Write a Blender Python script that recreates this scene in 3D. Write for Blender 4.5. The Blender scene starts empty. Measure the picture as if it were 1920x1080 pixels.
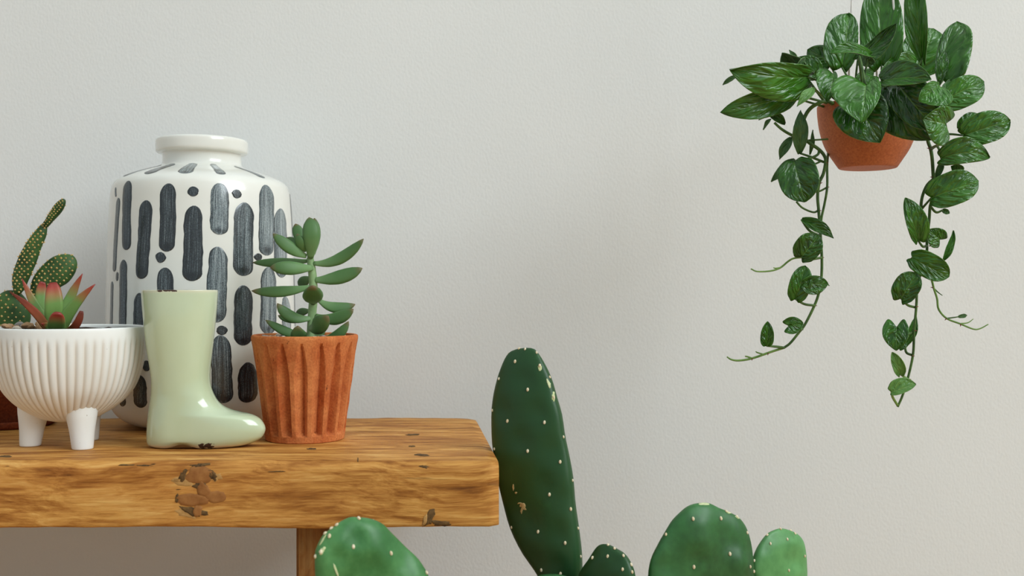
import bpy, bmesh, math, random
from mathutils import Vector, Matrix, noise
from mathutils.bvhtree import BVHTree

random.seed(7)
scene = bpy.context.scene
COL = scene.collection
PI = math.pi

# ------------------------------------------------------------------ camera
EYE = 0.629
F = 2000.0                       # focal length in pixels of the 1920 wide frame
cam_d = bpy.data.cameras.new('camera')
cam_d.sensor_width = 36.0
cam_d.lens = 36.0 * F / 1920.0
cam_d.clip_start = 0.02
cam_d.dof.use_dof = True
cam_d.dof.focus_distance = 1.20
cam_d.dof.aperture_fstop = 6.3
cam = bpy.data.objects.new('camera', cam_d)
cam.location = (0, 0, EYE)
cam.rotation_euler = (PI / 2, 0, 0)
COL.objects.link(cam)
scene.camera = cam

# ------------------------------------------------------------------ light
world = bpy.data.worlds.new('world')
scene.world = world
world.use_nodes = True
bg = world.node_tree.nodes['Background']
bg.inputs[0].default_value = (0.82, 0.94, 1.0, 1)
bg.inputs[1].default_value = 0.64

ld = bpy.data.lights.new('window_daylight', 'AREA')     # daylight through the tall loft window on the right
ld.shape = 'RECTANGLE'
ld.size = 5.0
ld.size_y = 5.0
ld.energy = 890
ld.color = (0.875, 0.95, 1.0)
lo = bpy.data.objects.new('window_daylight', ld)
lo.location = (5.25, -2.7, 5.1)
lo.rotation_euler = (0, PI / 2, 0)
COL.objects.link(lo)

vs = scene.view_settings
vs.view_transform = 'Standard'
vs.look = 'None'
vs.gamma = 1.0
vs.use_curve_mapping = False
vs.exposure = -0.22


# ------------------------------------------------------------------ helpers
def P(x, y, D):
    """point seen at pixel x,y of the 1920x1080 frame, D metres in front of the camera plane"""
    return Vector(((x - 960.0) * D / F, D, EYE + (540.0 - y) * D / F))


def lin(r, g, b):
    f = lambda c: (c / 255 / 12.92) if c / 255 <= 0.04045 else ((c / 255 + 0.055) / 1.055) ** 2.4
    return (f(r), f(g), f(b), 1.0)


def clamp(v, a=0.0, b=1.0):
    return a if v < a else b if v > b else v


def smooth(a, b, x):
    t = clamp((x - a) / (b - a))
    return t * t * (3 - 2 * t)


def lerp_table(tab, t):
    if t <= tab[0][0]:
        return tab[0][1]
    for (a, va), (b, vb) in zip(tab, tab[1:]):
        if t <= b:
            k = (t - a) / (b - a) if b > a else 0
            return va + (vb - va) * k
    return tab[-1][1]


def catmull(pts, n, closed=False):
    """n points per span through pts (tuples or Vectors)"""
    pts = [Vector(p) for p in pts]
    out = []
    N = len(pts)
    spans = N if closed else N - 1
    for i in range(spans):
        if closed:
            p0, p1, p2, p3 = pts[(i - 1) % N], pts[i], pts[(i + 1) % N], pts[(i + 2) % N]
        else:
            p1, p2 = pts[i], pts[i + 1]
            p0 = pts[i - 1] if i > 0 else p1 * 2 - p2
            p3 = pts[i + 2] if i + 2 < N else p2 * 2 - p1
        for k in range(n):
            t = k / n
            out.append(0.5 * ((2 * p1) + (p2 - p0) * t + (2 * p0 - 5 * p1 + 4 * p2 - p3) * t * t
                              + (3 * p1 - p0 - 3 * p2 + p3) * t ** 3))
    if not closed:
        out.append(pts[-1])
    return out


def build(name, verts, faces, mat, parent=None, smooth_shade=True, attr=None, recalc=False):
    me = bpy.data.meshes.new(name)
    me.from_pydata([tuple(v) for v in verts], [], faces)
    if recalc:
        bm = bmesh.new()
        bm.from_mesh(me)
        bmesh.ops.recalc_face_normals(bm, faces=bm.faces)
        bm.to_mesh(me)
        bm.free()
    if smooth_shade:
        me.polygons.foreach_set('use_smooth', [True] * len(me.polygons))
    if attr is not None:
        a = me.attributes.new('par', 'FLOAT_VECTOR', 'POINT')
        flat = []
        for v in attr:
            flat += list(v)
        a.data.foreach_set('vector', flat)
    me.update()
    o = bpy.data.objects.new(name, me)
    if mat is not None:
        me.materials.append(mat)
    COL.objects.link(o)
    if parent is not None:
        attach(o, parent)
    return o


def world_loc(o):
    v = Vector(o.location)
    return v if o.parent is None else v + o.matrix_parent_inverse.translation + world_loc(o.parent)


def attach(o, parent):
    o.parent = parent
    o.matrix_parent_inverse = Matrix.Translation(-world_loc(parent))


def empty(name, loc):
    e = bpy.data.objects.new(name, None)
    e.empty_display_size = 0.03
    e.location = loc
    COL.objects.link(e)
    return e


def tag(o, label, cat, group=None):
    o['label'] = label
    o['category'] = cat
    if group:
        o['group'] = group
    return o


def struct(o):
    o['kind'] = 'structure'
    return o


def box_data(x0, x1, y0, y1, z0, z1):
    v = [(x0, y0, z0), (x1, y0, z0), (x1, y1, z0), (x0, y1, z0), (x0, y0, z1), (x1, y0, z1), (x1, y1, z1), (x0, y1, z1)]
    f = [(0, 3, 2, 1), (4, 5, 6, 7), (0, 1, 5, 4), (1, 2, 6, 5), (2, 3, 7, 6), (3, 0, 4, 7)]
    return v, f


def bvh_of(o):
    me = o.data
    off = world_loc(o)
    return BVHTree.FromPolygons([v.co + off for v in me.vertices], [tuple(p.vertices) for p in me.polygons])


CAM = Vector((0, 0, EYE))


def hit(bvh, x, y):
    d = (P(x, y, 1.0) - CAM).normalized()
    loc, nor, idx, dist = bvh.ray_cast(CAM, d)
    if loc is None:
        q = CAM + d * 1.2
        loc, nor, idx, dist = bvh.find_nearest(q)
        for _ in range(4):
            q = CAM + d * ((loc - CAM).dot(d))
            loc, nor, idx, dist = bvh.find_nearest(q)
    if nor.dot(d) > 0.05:
        nor = -nor
    return loc, nor


def lathe(name, prof, cx, cy, mat, parent=None, seg=96, disp=None, attr=None, sharp=None):
    """prof: list of (r,z) from bottom to top; disp(theta,i,r,z)->dr"""
    verts, faces, at = [], [], []
    n = len(prof)
    for i, (r, z) in enumerate(prof):
        for j in range(seg):
            th = 2 * PI * j / seg
            rr = r + (disp(th, i, r, z) if disp else 0)
            verts.append((cx + rr * math.sin(th), cy - rr * math.cos(th), z))
            at.append(attr(th, i, r, z) if attr else (1, 0, 0))
    for i in range(n - 1):
        for j in range(seg):
            a, b = i * seg + j, i * seg + (j + 1) % seg
            faces.append((a, b, b + seg, a + seg))
    if prof[0][0] > 1e-6:
        faces.append(tuple(range(seg - 1, -1, -1)))
    if prof[-1][0] > 1e-6:
        faces.append(tuple(range((n - 1) * seg, n * seg)))
    o = build(name, verts, faces, mat, parent, attr=at)
    if sharp:
        o.data.set_sharp_from_angle(angle=math.radians(sharp))
    return o


def tube(name, pts, rad, mat, parent=None, seg=8, n=6, flat=1.0):
    """round bar along a smooth path; rad = number or list along the control points"""
    path = catmull(pts, n) if n > 1 else [Vector(p) for p in pts]
    L = len(path)
    rads = []
    for i in range(L):
        if isinstance(rad, (int, float)):
            rads.append(rad)
        else:
            k = i / (L - 1) * (len(rad) - 1)
            a = min(int(k), len(rad) - 2)
            rads.append(rad[a] + (rad[a + 1] - rad[a]) * (k - a))
    verts, faces = [], []
    up = Vector((0.13, -1, 0.21)).normalized()
    for i, p in enumerate(path):
        t = (path[min(i + 1, L - 1)] - path[max(i - 1, 0)]).normalized()
        s = t.cross(up)
        if s.length < 1e-4:
            s = t.cross(Vector((1, 0, 0)))
        s.normalize()
        u = s.cross(t).normalized()
        for j in range(seg):
            a = 2 * PI * j / seg
            verts.append(p + s * math.cos(a) * rads[i] + u * math.sin(a) * rads[i] * flat)
    for i in range(L - 1):
        for j in range(seg):
            a, b = i * seg + j, i * seg + (j + 1) % seg
            faces.append((a, b, b + seg, a + seg))
    faces.append(tuple(range(seg - 1, -1, -1)))
    faces.append(tuple(range((L - 1) * seg, L * seg)))
    return build(name, verts, faces, mat, parent, attr=[(i // seg / max(1, L - 1), 0, 0) for i in range(L * seg)], recalc=True)


# ------------------------------------------------------------------ materials
class NT:
    def __init__(self, name):
        self.m = bpy.data.materials.new(name)
        self.m.use_nodes = True
        self.t = self.m.node_tree
        self.b = self.t.nodes['Principled BSDF']

    def node(self, kind, **kw):
        n = self.t.nodes.new(kind)
        for k, v in kw.items():
            if k in n.inputs:
                n.inputs[k].default_value = v
            else:
                setattr(n, k, v)
        return n

    def link(self, a, b):
        self.t.links.new(a, b)

    def coords(self, scale=(1, 1, 1), rot=(0, 0, 0)):
        c = self.node('ShaderNodeNewGeometry')
        mp = self.node('ShaderNodeMapping')
        mp.inputs['Scale'].default_value = scale
        mp.inputs['Rotation'].default_value = rot
        self.link(c.outputs['Position'], mp.inputs['Vector'])
        return mp.outputs['Vector']

    def noise(self, vec, scale, detail=4, rough=0.5, dist=0.0):
        n = self.node('ShaderNodeTexNoise')
        n.inputs['Scale'].default_value = scale
        n.inputs['Detail'].default_value = detail
        n.inputs['Roughness'].default_value = rough
        n.inputs['Distortion'].default_value = dist
        if vec is not None:
            self.link(vec, n.inputs['Vector'])
        return n.outputs['Fac']

    def ramp(self, fac, stops):
        r = self.node('ShaderNodeValToRGB')
        e = r.color_ramp.elements
        while len(e) < len(stops):
            e.new(0.5)
        for el, (p, c) in zip(e, stops):
            el.position = p
            el.color = c if len(c) == 4 else (*c, 1)
        self.link(fac, r.inputs['Fac'])
        return r.outputs['Color']

    def mix(self, fac, a, b, mode='MIX'):
        n = self.node('ShaderNodeMix', data_type='RGBA', blend_type=mode)
        for sock, v in ((n.inputs[0], fac), (n.inputs[6], a), (n.inputs[7], b)):
            if isinstance(v, (int, float, tuple)):
                sock.default_value = v
            else:
                self.link(v, sock)
        return n.outputs[2]

    def math(self, op, a, b=None, c=None):
        n = self.node('ShaderNodeMath', operation=op)
        for s, v in zip(n.inputs, (a, b, c)):
            if v is None:
                continue
            if isinstance(v, (int, float)):
                s.default_value = v
            else:
                self.link(v, s)
        return n.outputs[0]

    def par(self):
        a = self.node('ShaderNodeAttribute', attribute_name='par')
        s = self.node('ShaderNodeSeparateXYZ')
        self.link(a.outputs['Vector'], s.inputs[0])
        return a.outputs['Vector'], s.outputs[0], s.outputs[1], s.outputs[2]

    def bump(self, h, strength=0.3, dist=0.001):
        n = self.node('ShaderNodeBump')
        n.inputs['Strength'].default_value = strength
        n.inputs['Distance'].default_value = dist
        self.link(h, n.inputs['Height'])
        self.link(n.outputs[0], self.b.inputs['Normal'])

    def set(self, color=None, rough=None, spec=None, coat=None, coat_rough=None, sss=None):
        b = self.b.inputs
        for sock, v in ((b['Base Color'], color), (b['Roughness'], rough), (b['Specular IOR Level'], spec),
                        (b['Coat Weight'], coat), (b['Coat Roughness'], coat_rough), (b['Subsurface Weight'], sss)):
            if v is None:
                continue
            if isinstance(v, (int, float, tuple)):
                sock.default_value = v
            else:
                self.link(v, sock)
        return self.m


def m_wall():
    t = NT('painted_plaster')
    v = t.coords((1, 1, 0.62), (0, 0.35, 0))
    n1 = t.noise(v, 330, 3, 0.5)
    n2 = t.noise(v, 30, 3, 0.5)
    n3 = t.noise(v, 3, 2)
    h = t.math('ADD', n1, t.math('MULTIPLY', n2, 0.3))
    t.bump(h, 0.25, 0.0016)
    return t.set(t.ramp(n3, [(0.3, lin(226, 227, 224)), (0.7, lin(230, 231, 228))]), 0.75, 0.25)


def m_floor():
    t = NT('floor_boards')
    v = t.coords((2, 14, 1))
    return t.set(t.ramp(t.noise(v, 3, 4), [(0.3, lin(180, 138, 88)), (0.7, lin(212, 170, 116))]), 0.5)


def m_wood(name, vert=False, dark=0.0):
    t = NT(name)
    sc = (30, 30, 3) if vert else (4.5, 34, 40)
    v = t.coords(sc, (0, 0, 0))
    wob = t.noise(t.coords((3, 6, 6)), 2.0, 3)
    addv = t.node('ShaderNodeVectorMath', operation='ADD')
    t.link(v, addv.inputs[0])
    comb = t.node('ShaderNodeCombineXYZ')
    w = t.math('MULTIPLY', wob, 1.2)
    for i in range(3):
        t.link(w, comb.inputs[i])
    t.link(comb.outputs[0], addv.inputs[1])
    vv = addv.outputs[0]
    n1 = t.noise(vv, 1.5, 6, 0.64, 0.25)
    n2 = t.noise(vv, 5.5, 5, 0.65, 0.3)
    n3 = t.noise(t.coords((2.5, 10, 12)), 1.5, 3, 0.5)
    k = t.math('ADD', t.math('MULTIPLY', n1, 0.6), t.math('MULTIPLY', n2, 0.4))
    c = t.ramp(k, [(0.30, lin(106, 60, 22)), (0.43, lin(174, 119, 54)), (0.54, lin(212, 162, 90)), (0.70, lin(238, 202, 136))])
    c = t.mix(t.math('MULTIPLY', t.math('GREATER_THAN', n3, 0.0), 0.45), c,
              t.ramp(n3, [(0.35, lin(120, 92, 62)), (0.65, lin(170, 158, 140))]), 'SOFT_LIGHT')
    if dark:
        c = t.mix(dark, c, lin(104, 58, 26), 'MIX')
    # dark grey weathered streaks
    n4 = t.noise(t.coords((3, 30, 34)), 1.1, 4, 0.6, 0.5)
    c = t.mix(t.ramp(n4, [(0.66, (0, 0, 0)), (0.76, (0.75, 0.75, 0.75))]), c, lin(70, 54, 36))
    # small worm holes and nicks
    n5 = t.noise(t.coords((45, 160, 160)), 1.0, 2, 0.5)
    c = t.mix(t.ramp(n5, [(0.74, (0, 0, 0)), (0.79, (0.8, 0.8, 0.8))]), c, lin(48, 30, 16))
    fine = t.noise(t.coords((14, 420, 420) if not vert else (420, 420, 14)), 1.0, 3)
    c = t.mix(0.35, c, t.ramp(fine, [(0.35, lin(100, 92, 80)), (0.65, lin(190, 184, 172))]), 'SOFT_LIGHT')
    t.bump(t.math('ADD', t.math('MULTIPLY', k, 2.0), fine), 0.35, 0.0016)
    return t.set(c, 0.62, 0.25)


def m_bowl():
    t = NT('cream_satin_ceramic')
    n = t.noise(t.coords((1, 1, 0.4)), 18, 4)
    c = t.ramp(n, [(0.3, lin(230, 230, 224)), (0.7, lin(241, 241, 237))])
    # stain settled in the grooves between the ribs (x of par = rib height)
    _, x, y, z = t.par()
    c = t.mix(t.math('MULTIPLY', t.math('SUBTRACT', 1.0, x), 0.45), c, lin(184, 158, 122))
    sp = t.noise(t.coords(), 420, 2)
    c = t.mix(t.ramp(sp, [(0.74, (0, 0, 0)), (0.78, (0.6, 0.6, 0.6))]), c, lin(120, 95, 70))
    return t.set(c, 0.38, 0.4)


def m_vase():
    t = NT('white_glazed_earthenware')
    n = t.noise(t.coords(), 9, 3)
    c = t.ramp(n, [(0.3, lin(222, 221, 211)), (0.7, lin(236, 235, 227))])
    return t.set(c, 0.22, 0.5, 0.5, 0.06)


def m_stroke():
    t = NT('blue_black_brush_glaze')
    vec, x, y, z = t.par()
    mp = t.node('ShaderNodeMapping')
    mp.inputs['Scale'].default_value = (26, 1.6, 1)
    t.link(vec, mp.inputs['Vector'])
    n = t.noise(mp.outputs[0], 1.0, 4, 0.6)
    g = t.noise(t.coords(), 900, 2)
    edge = t.math('POWER', t.math('ABSOLUTE', x), 4.0)
    k = t.math('SUBTRACT', t.math('ADD', n, t.math('MULTIPLY', t.math('SUBTRACT', g, 0.5), 0.35)), t.math('MULTIPLY', edge, 0.16))
    k = t.math('ADD', t.math('MULTIPLY_ADD', k, 1.5, -0.22), t.math('SUBTRACT', z, 0.5))
    c = t.ramp(k, [(0.30, lin(32, 36, 38)), (0.50, lin(62, 70, 74)), (0.68, lin(128, 140, 143)), (0.85, lin(178, 186, 184))])
    return t.set(c, 0.25, 0.5, 0.4, 0.08)


def m_boot():
    t = NT('celadon_glaze')
    n = t.noise(t.coords((1, 1, 0.6)), 14, 4)
    c = t.ramp(n, [(0.3, lin(188, 202, 164)), (0.7, lin(202, 214, 182))])
    _, x, y, z = t.par()          # x = how thin the glaze is (rim and sole edge)
    c = t.mix(x, c, lin(226, 214, 190))
    # chips where the glaze has come off (y = chip zone weight)
    ch = t.noise(t.coords(), 190, 3, 0.6)
    chip = t.ramp(t.math('ADD', ch, t.math('SUBTRACT', y, 1.0)), [(0.49, (0, 0, 0)), (0.52, (1, 1, 1))])
    c = t.mix(chip, c, lin(66, 44, 32))
    r = t.math('ADD', 0.16, t.math('MULTIPLY', chip, 0.6))
    t.set(c, r, 0.5, 0.6, 0.04)
    t.link(t.math('MULTIPLY', t.math('SUBTRACT', 1.0, chip), 0.6), t.b.inputs['Coat Weight'])
    return t.m


def m_terracotta(name, a, b, pits=True, rough=0.85):
    t = NT(name)
    v = t.coords()
    n1 = t.noise(v, 28, 5, 0.6)
    n2 = t.noise(v, 420, 3, 0.6)
    c = t.ramp(n1, [(0.3, lin(*a)), (0.7, lin(*b))])
    c = t.mix(0.5, c, t.ramp(n2, [(0.3, lin(100, 60, 40)), (0.7, lin(235, 190, 150))]), 'SOFT_LIGHT')
    if pits:
        p = t.noise(t.coords((1, 1, 0.45)), 190, 2, 0.5)
        pm = t.ramp(p, [(0.71, (0, 0, 0)), (0.76, (1, 1, 1))])
        c = t.mix(pm, c, lin(84, 36, 14))
        t.bump(t.math('SUBTRACT', n2, pm), 0.5, 0.0009)
    else:
        t.bump(n2, 0.15, 0.0005)
    return t.set(c, rough, 0.2)


def m_noisecol(name, a, b, scale=40, rough=0.6, spec=0.3, bumpd=0.0, detail=4):
    t = NT(name)
    n = t.noise(t.coords(), scale, detail, 0.6)
    if bumpd:
        t.bump(n, 0.6, bumpd)
    return t.set(t.ramp(n, [(0.32, lin(*a)), (0.68, lin(*b))]), rough, spec)


def m_leaf(name, dark, light, vein, rough=0.30, relief=0.0040):
    """climbing plant leaf: x = across -1..1, y = along 0..1, z = own tone"""
    t = NT(name)
    vec, x, y, z = t.par()
    ax = t.math('ABSOLUTE', x)
    n = t.noise(t.coords(), 45, 4)
    lat = t.math('SUBTRACT', t.math('MULTIPLY', y, 6.0), t.math('MULTIPLY', ax, 2.6))
    cmb = t.node('ShaderNodeCombineXYZ')
    t.link(lat, cmb.inputs[0])
    t.link(t.math('MULTIPLY', x, 2.2), cmb.inputs[1])
    t.link(t.math('MULTIPLY', z, 40.0), cmb.inputs[2])
    quilt = t.noise(cmb.outputs[0], 0.95, 2.5, 0.45, 0.7)
    w = t.math('SINE', t.math('MULTIPLY', t.math('ADD', lat, t.math('MULTIPLY', quilt, 1.6)), 6.283))
    k = t.math('ADD', t.math('ADD', t.math('MULTIPLY', n, 0.35), t.math('MULTIPLY', quilt, 0.55)), t.math('MULTIPLY', t.math('SUBTRACT', z, 0.45), 0.6))
    c = t.ramp(k, [(0.25, lin(*dark)), (0.70, lin(*light))])
    mid = t.ramp(ax, [(0.0, (0.6, 0.6, 0.6)), (0.05, (0, 0, 0))])
    c = t.mix(mid, c, lin(*vein))
    em = t.ramp(ax, [(0.96, (0, 0, 0)), (0.99, (0.5, 0.5, 0.5))])
    c = t.mix(em, c, lin(*vein))
    h = t.math('ADD', t.math('MULTIPLY', quilt, 2.2), t.math('MULTIPLY', w, 0.08))
    h = t.math('SUBTRACT', h, t.math('MULTIPLY', t.ramp(ax, [(0.0, (1, 1, 1)), (0.07, (0, 0, 0))]), 0.25))
    t.bump(h, 0.6, relief)
    return t.set(c, rough, 0.5)


def m_grad(name, stops, rough=0.4, spec=0.4, scale=60, amt=0.25):
    """colour along x of par, mottled"""
    t = NT(name)
    _, x, y, z = t.par()
    n = t.noise(t.coords(), scale, 4)
    k = t.math('ADD', x, t.math('MULTIPLY', t.math('SUBTRACT', n, 0.5), amt))
    c = t.ramp(k, [(p, lin(*col)) for p, col in stops])
    c = t.mix(y, c, lin(120, 60, 40))
    return t.set(c, rough, spec)


def m_pad():
    t = NT('waxy_cactus_skin')
    _, x, y, z = t.par()
    n = t.noise(t.coords((1, 1, 0.5)), 16, 4, 0.5)
    f = t.noise(t.coords(), 130, 3, 0.5)
    k = t.math('ADD', t.math('ADD', t.math('MULTIPLY', n, 0.8), t.math('MULTIPLY', f, 0.2)), t.math('SUBTRACT', x, 0.5))  # x = pad tone; shade on pads turned from the window is put in here
    c = t.ramp(k, [(0.30, lin(34, 74, 36)), (0.55, lin(56, 112, 58)), (0.8, lin(98, 156, 94))])
    c = t.mix(y, c, lin(150, 150, 92))
    t.bump(f, 0.15, 0.0008)
    return t.set(c, 0.42, 0.4)


WALL = m_wall()
FLOOR = m_floor()
WOOD = m_wood('old_pine')
WOODLEG = m_wood('old_pine_upright', True, 0.7)
BOWL = m_bowl()
VASE = m_vase()
STROKE = m_stroke()
BOOT = m_boot()
TERRA = m_terracotta('weathered_terracotta', (176, 98, 54), (212, 144, 92))
TERRA_D = m_terracotta('dark_terracotta', (112, 58, 36), (140, 76, 48))
TERRA_H = m_terracotta('smooth_terracotta', (176, 108, 74), (188, 120, 84), False, 0.6)
SOIL = m_noisecol('potting_soil', (28, 20, 15), (70, 50, 36), 260, 0.95, 0.1, 0.003)
PEB = [m_noisecol('pale_gravel', (196, 180, 160), (228, 216, 200), 90, 0.8),
       m_noisecol('tan_gravel', (160, 122, 88), (196, 156, 116), 90, 0.8),
       m_noisecol('grey_gravel', (140, 132, 124), (182, 176, 168), 90, 0.8)]
LEAF = m_leaf('vine_leaf_top', (24, 62, 9), (66, 128, 32), (106, 150, 70), 0.27, 0.0046)
LEAF_Y = m_leaf('vine_leaf_young', (70, 120, 46), (118, 164, 84), (160, 190, 120), 0.4, 0.002)
LEAF_U = m_leaf('vine_leaf_underside', (48, 88, 40), (92, 132, 74), (130, 160, 104), 0.42, 0.0035)
VINE = m_noisecol('vine_stem', (44, 72, 30), (84, 116, 56), 70, 0.5)
VINE_Y = m_noisecol('vine_young_shoot', (84, 120, 50), (124, 158, 84), 70, 0.5)
NODE = m_noisecol('vine_root_nub', (96, 52, 40), (130, 78, 60), 200, 0.7)
CORD = m_noisecol('white_cord', (238, 238, 236), (248, 248, 246), 300, 0.6)
PAD = m_pad()
AREOLE = m_noisecol('areole_wool', (206, 186, 146), (238, 228, 202), 300, 0.9)
AREOLE_T = m_noisecol('tan_glochids', (186, 146, 80), (226, 194, 128), 300, 0.9)
SCAR = m_noisecol('corky_scar', (170, 140, 92), (206, 190, 140), 160, 0.85)
SCAR_G = m_noisecol('pale_green_scar', (176, 190, 130), (214, 218, 176), 160, 0.7)
SUCC = m_grad('succulent_leaf', [(0.0, (118, 152, 100)), (0.5, (86, 124, 72)), (0.86, (74, 108, 60)), (1.0, (104, 86, 54))], 0.5, 0.35)
SSTEM = m_noisecol('succulent_stem', (120, 150, 100), (150, 178, 128), 60, 0.55)
ROSE = m_grad('red_tipped_leaf', [(0.0, (128, 160, 90)), (0.55, (108, 146, 76)), (0.74, (150, 110, 66)), (0.90, (158, 62, 48)), (1.0, (132, 44, 36))], 0.42, 0.4, 40, 0.3)
DRY = m_grad('withered_leaf', [(0.0, (126, 92, 50)), (0.5, (140, 64, 40)), (1.0, (96, 40, 28))], 0.6, 0.3, 60, 0.5)
SCACT = m_noisecol('small_cactus_skin', (36, 62, 28), (66, 98, 46), 60, 0.55)
FILLER = m_noisecol('wood_filler', (134, 84, 42), (170, 116, 64), 60, 0.7, 0.2, 0.001)
CRACK = m_noisecol('dark_crack', (66, 46, 24), (118, 88, 50), 200, 0.85)
SPLINT = m_noisecol('pale_splinter', (168, 124, 68), (196, 152, 92), 140, 0.7)
WHITE = m_noisecol('window_paint', (236, 236, 232), (244, 244, 240), 20, 0.5)

# ------------------------------------------------------------------ the room
YW = 1.56
CEIL = 7.8
v, f = box_data(-3.2, 5.1, YW, YW + 0.1, 0, CEIL)
struct(build('wall_back', v, f, WALL, None, False))
v, f = box_data(-3.2, 5.1, -5.6, YW, -0.05, 0)
struct(build('floor', v, f, FLOOR, None, False))
v, f = box_data(-3.2, 5.1, -5.6, YW, CEIL, CEIL + 0.05)
struct(build('ceiling', v, f, WALL, None, False))


def boxes(name, lst, mat):
    vv, ff = [], []
    for bx in lst:
        v, f = box_data(*bx)
        k = len(vv)
        vv += v
        ff += [tuple(i + k for i in q) for q in f]
    return struct(build(name, vv, ff, mat, None, False))


# right wall with its tall window (y -5.2..-0.2, z 2.6..7.6)
boxes('wall_right', ((5.0, 5.1, -5.6, -5.2, 0, CEIL), (5.0, 5.1, -0.2, YW, 0, CEIL), (5.0, 5.1, -5.2, -0.2, 0, 2.6), (5.0, 5.1, -5.2, -0.2, 7.6, CEIL)), WALL)
boxes('window_1', [(5.03, 5.07, -5.2, -0.2, z - 0.035, z + 0.035) for z in (2.64, 3.85, 5.1, 6.35, 7.56)]
      + [(5.035, 5.065, y - 0.035, y + 0.035, 2.6, 7.6) for y in (-5.16, -3.95, -2.7, -1.45, -0.24)], WHITE)

# ------------------------------------------------------------------ wooden bench
ZT = 0.45
bench = tag(empty('wooden_bench', (-0.5, 1.285, 0)), 'rustic thick wooden bench with a weathered slab top and plank leg', 'bench')


def slab():
    yf, yb, zb = 1.10, 1.475, 0.3815
    prof = []
    def corner(cy, cz, r, a0, a1, n=6):
        for i in range(n + 1):
            a = a0 + (a1 - a0) * i / n
            prof.append((cy + r * math.cos(a), cz + r * math.sin(a)))
    # around the section seen from the right: y forward is away from camera
    corner(yf + 0.011, ZT - 0.011, 0.011, PI, PI / 2)
    for i in range(1, 10):
        prof.append((yf + 0.011 + (yb - yf - 0.02) * i / 10, ZT))
    corner(yb - 0.008, ZT - 0.008, 0.008, PI / 2, 0)
    corner(yb - 0.006, zb + 0.006, 0.006, 0, -PI / 2)
    for i in range(1, 6):
        prof.append((yb - 0.006 - (yb - yf - 0.01) * i / 6, zb))
    corner(yf + 0.004, zb + 0.004, 0.004, -PI / 2, -PI, 4)
    for i in range(1, 6):
        prof.append((yf, zb + 0.004 + (ZT - zb - 0.015) * i / 6))
    n = len(prof)
    NX = 150
    x0, x1 = -1.25, -0.0135
    verts, faces = [], []
    for i in range(NX + 1):
        k = i / NX
        for (y, z) in prof:
            xe = x1 - 0.1 * (y - yf)
            inset = 0.0
            x = x0 + (xe - x0) * k
            if i == NX:
                inset = 0.0015
            q = Vector((x * 9, y * 9, z * 9))
            dz = 0.0016 * noise.noise(q) + 0.0006 * noise.noise(q * 5)
            dy = 0.0013 * noise.noise(q + Vector((7, 3, 1)))
            if z > ZT - 0.001 and yf + 0.02 < y < yb - 0.02:
                dz = 0.0
            cy, cz = (yf + yb) / 2, (ZT + zb) / 2
            yy, zz = y + dy, z + dz
            if inset:
                yy += inset * (1 if yy < cy else -1) if abs(yy - cy) > 0.17 else 0
                zz += inset * (1 if zz < cz else -1) if abs(zz - cz) > 0.03 else 0
                x += 0.0
            # rounded far right corner
            if y > yb - 0.06 and k > 0.97:
                pass
            verts.append((x - (0.0020 if i == NX - 1 else 0), yy, zz))
    for i in range(NX):
        for j in range(n):
            a, b = i * n + j, i * n + (j + 1) % n
            faces.append((a, b, b + n, a + n))
    faces.append(tuple(range(n)))
    faces.append(tuple(range(NX * n + n - 1, NX * n - 1, -1)))
    return build('seat_slab', verts, faces, WOOD, bench, recalc=True)


SLAB = slab()


def plank(name, x0, x1, y0, y1, z0, z1, mat, parent, bev=0.003):
    bm = bmesh.new()
    v, f = box_data(x0, x1, y0, y1, z0, z1)
    vs_ = [bm.verts.new(p) for p in v]
    for q in f:
        bm.faces.new([vs_[i] for i in q])
    bmesh.ops.bevel(bm, geom=list(bm.edges), offset=bev, segments=2, affect='EDGES')
    me = bpy.data.meshes.new(name)
    bm.to_mesh(me)
    bm.free()
    me.materials.append(mat)
    o = bpy.data.objects.new(name, me)
    COL.objects.link(o)
    attach(o, parent)
    return o


plank('leg', -0.231, -0.170, 1.14, 1.385, 0.0, 0.3835, WOODLEG, bench)
plank('leg', -1.12, -1.04, 1.14, 1.43, 0.0, 0.3835, WOODLEG, bench)


def decal(name, cx, cy, rx, ry, rot, bvh, mat, parent, jag=0.25, off=0.0004, seed=0, n=22, freq=1.6, poly=None):
    """thin irregular patch lying on a surface; centre and radii in frame pixels"""
    rnd = Vector((seed * 3.7, seed * 1.3, 0.5))
    verts, faces = [], []
    rings = (0.0, 0.5, 0.85, 1.0)
    if poly:
        pp = [Vector((x, y, 0)) for x, y in poly]
        cx = sum(p.x for p in pp) / len(pp)
        cy = sum(p.y for p in pp) / len(pp)
        outline = [(p.x - cx, p.y - cy) for p in catmull(pp, 3, True)]
        n = len(outline)
    else:
        outline = []
        for i in range(n):
            a = 2 * PI * i / n
            d = Vector((math.cos(a), math.sin(a), 0))
            k = 1 + jag * (noise.noise(d * freq + rnd) + 0.6 * noise.noise(d * freq * 2.7 + rnd))
            x, y = rx * d.x * k, ry * d.y * k
            outline.append((x * math.cos(rot) - y * math.sin(rot), x * math.sin(rot) + y * math.cos(rot)))
    for s in rings:
        pts = [(0, 0)] if s == 0 else outline
        for (x, y) in pts:
            p, nn = hit(bvh, cx + x * s, cy + y * s)
            o = off * (1.0 if s < 0.9 else -0.6)
            verts.append(p + nn * o)
    for j in range(n):
        faces.append((0, 1 + j, 1 + (j + 1) % n))
    for r in range(2):
        for j in range(n):
            a, b = 1 + r * n + j, 1 + r * n + (j + 1) % n
            faces.append((a, a + n, b + n, b))
    return build(name, verts, faces, mat, parent, recalc=False)


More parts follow.
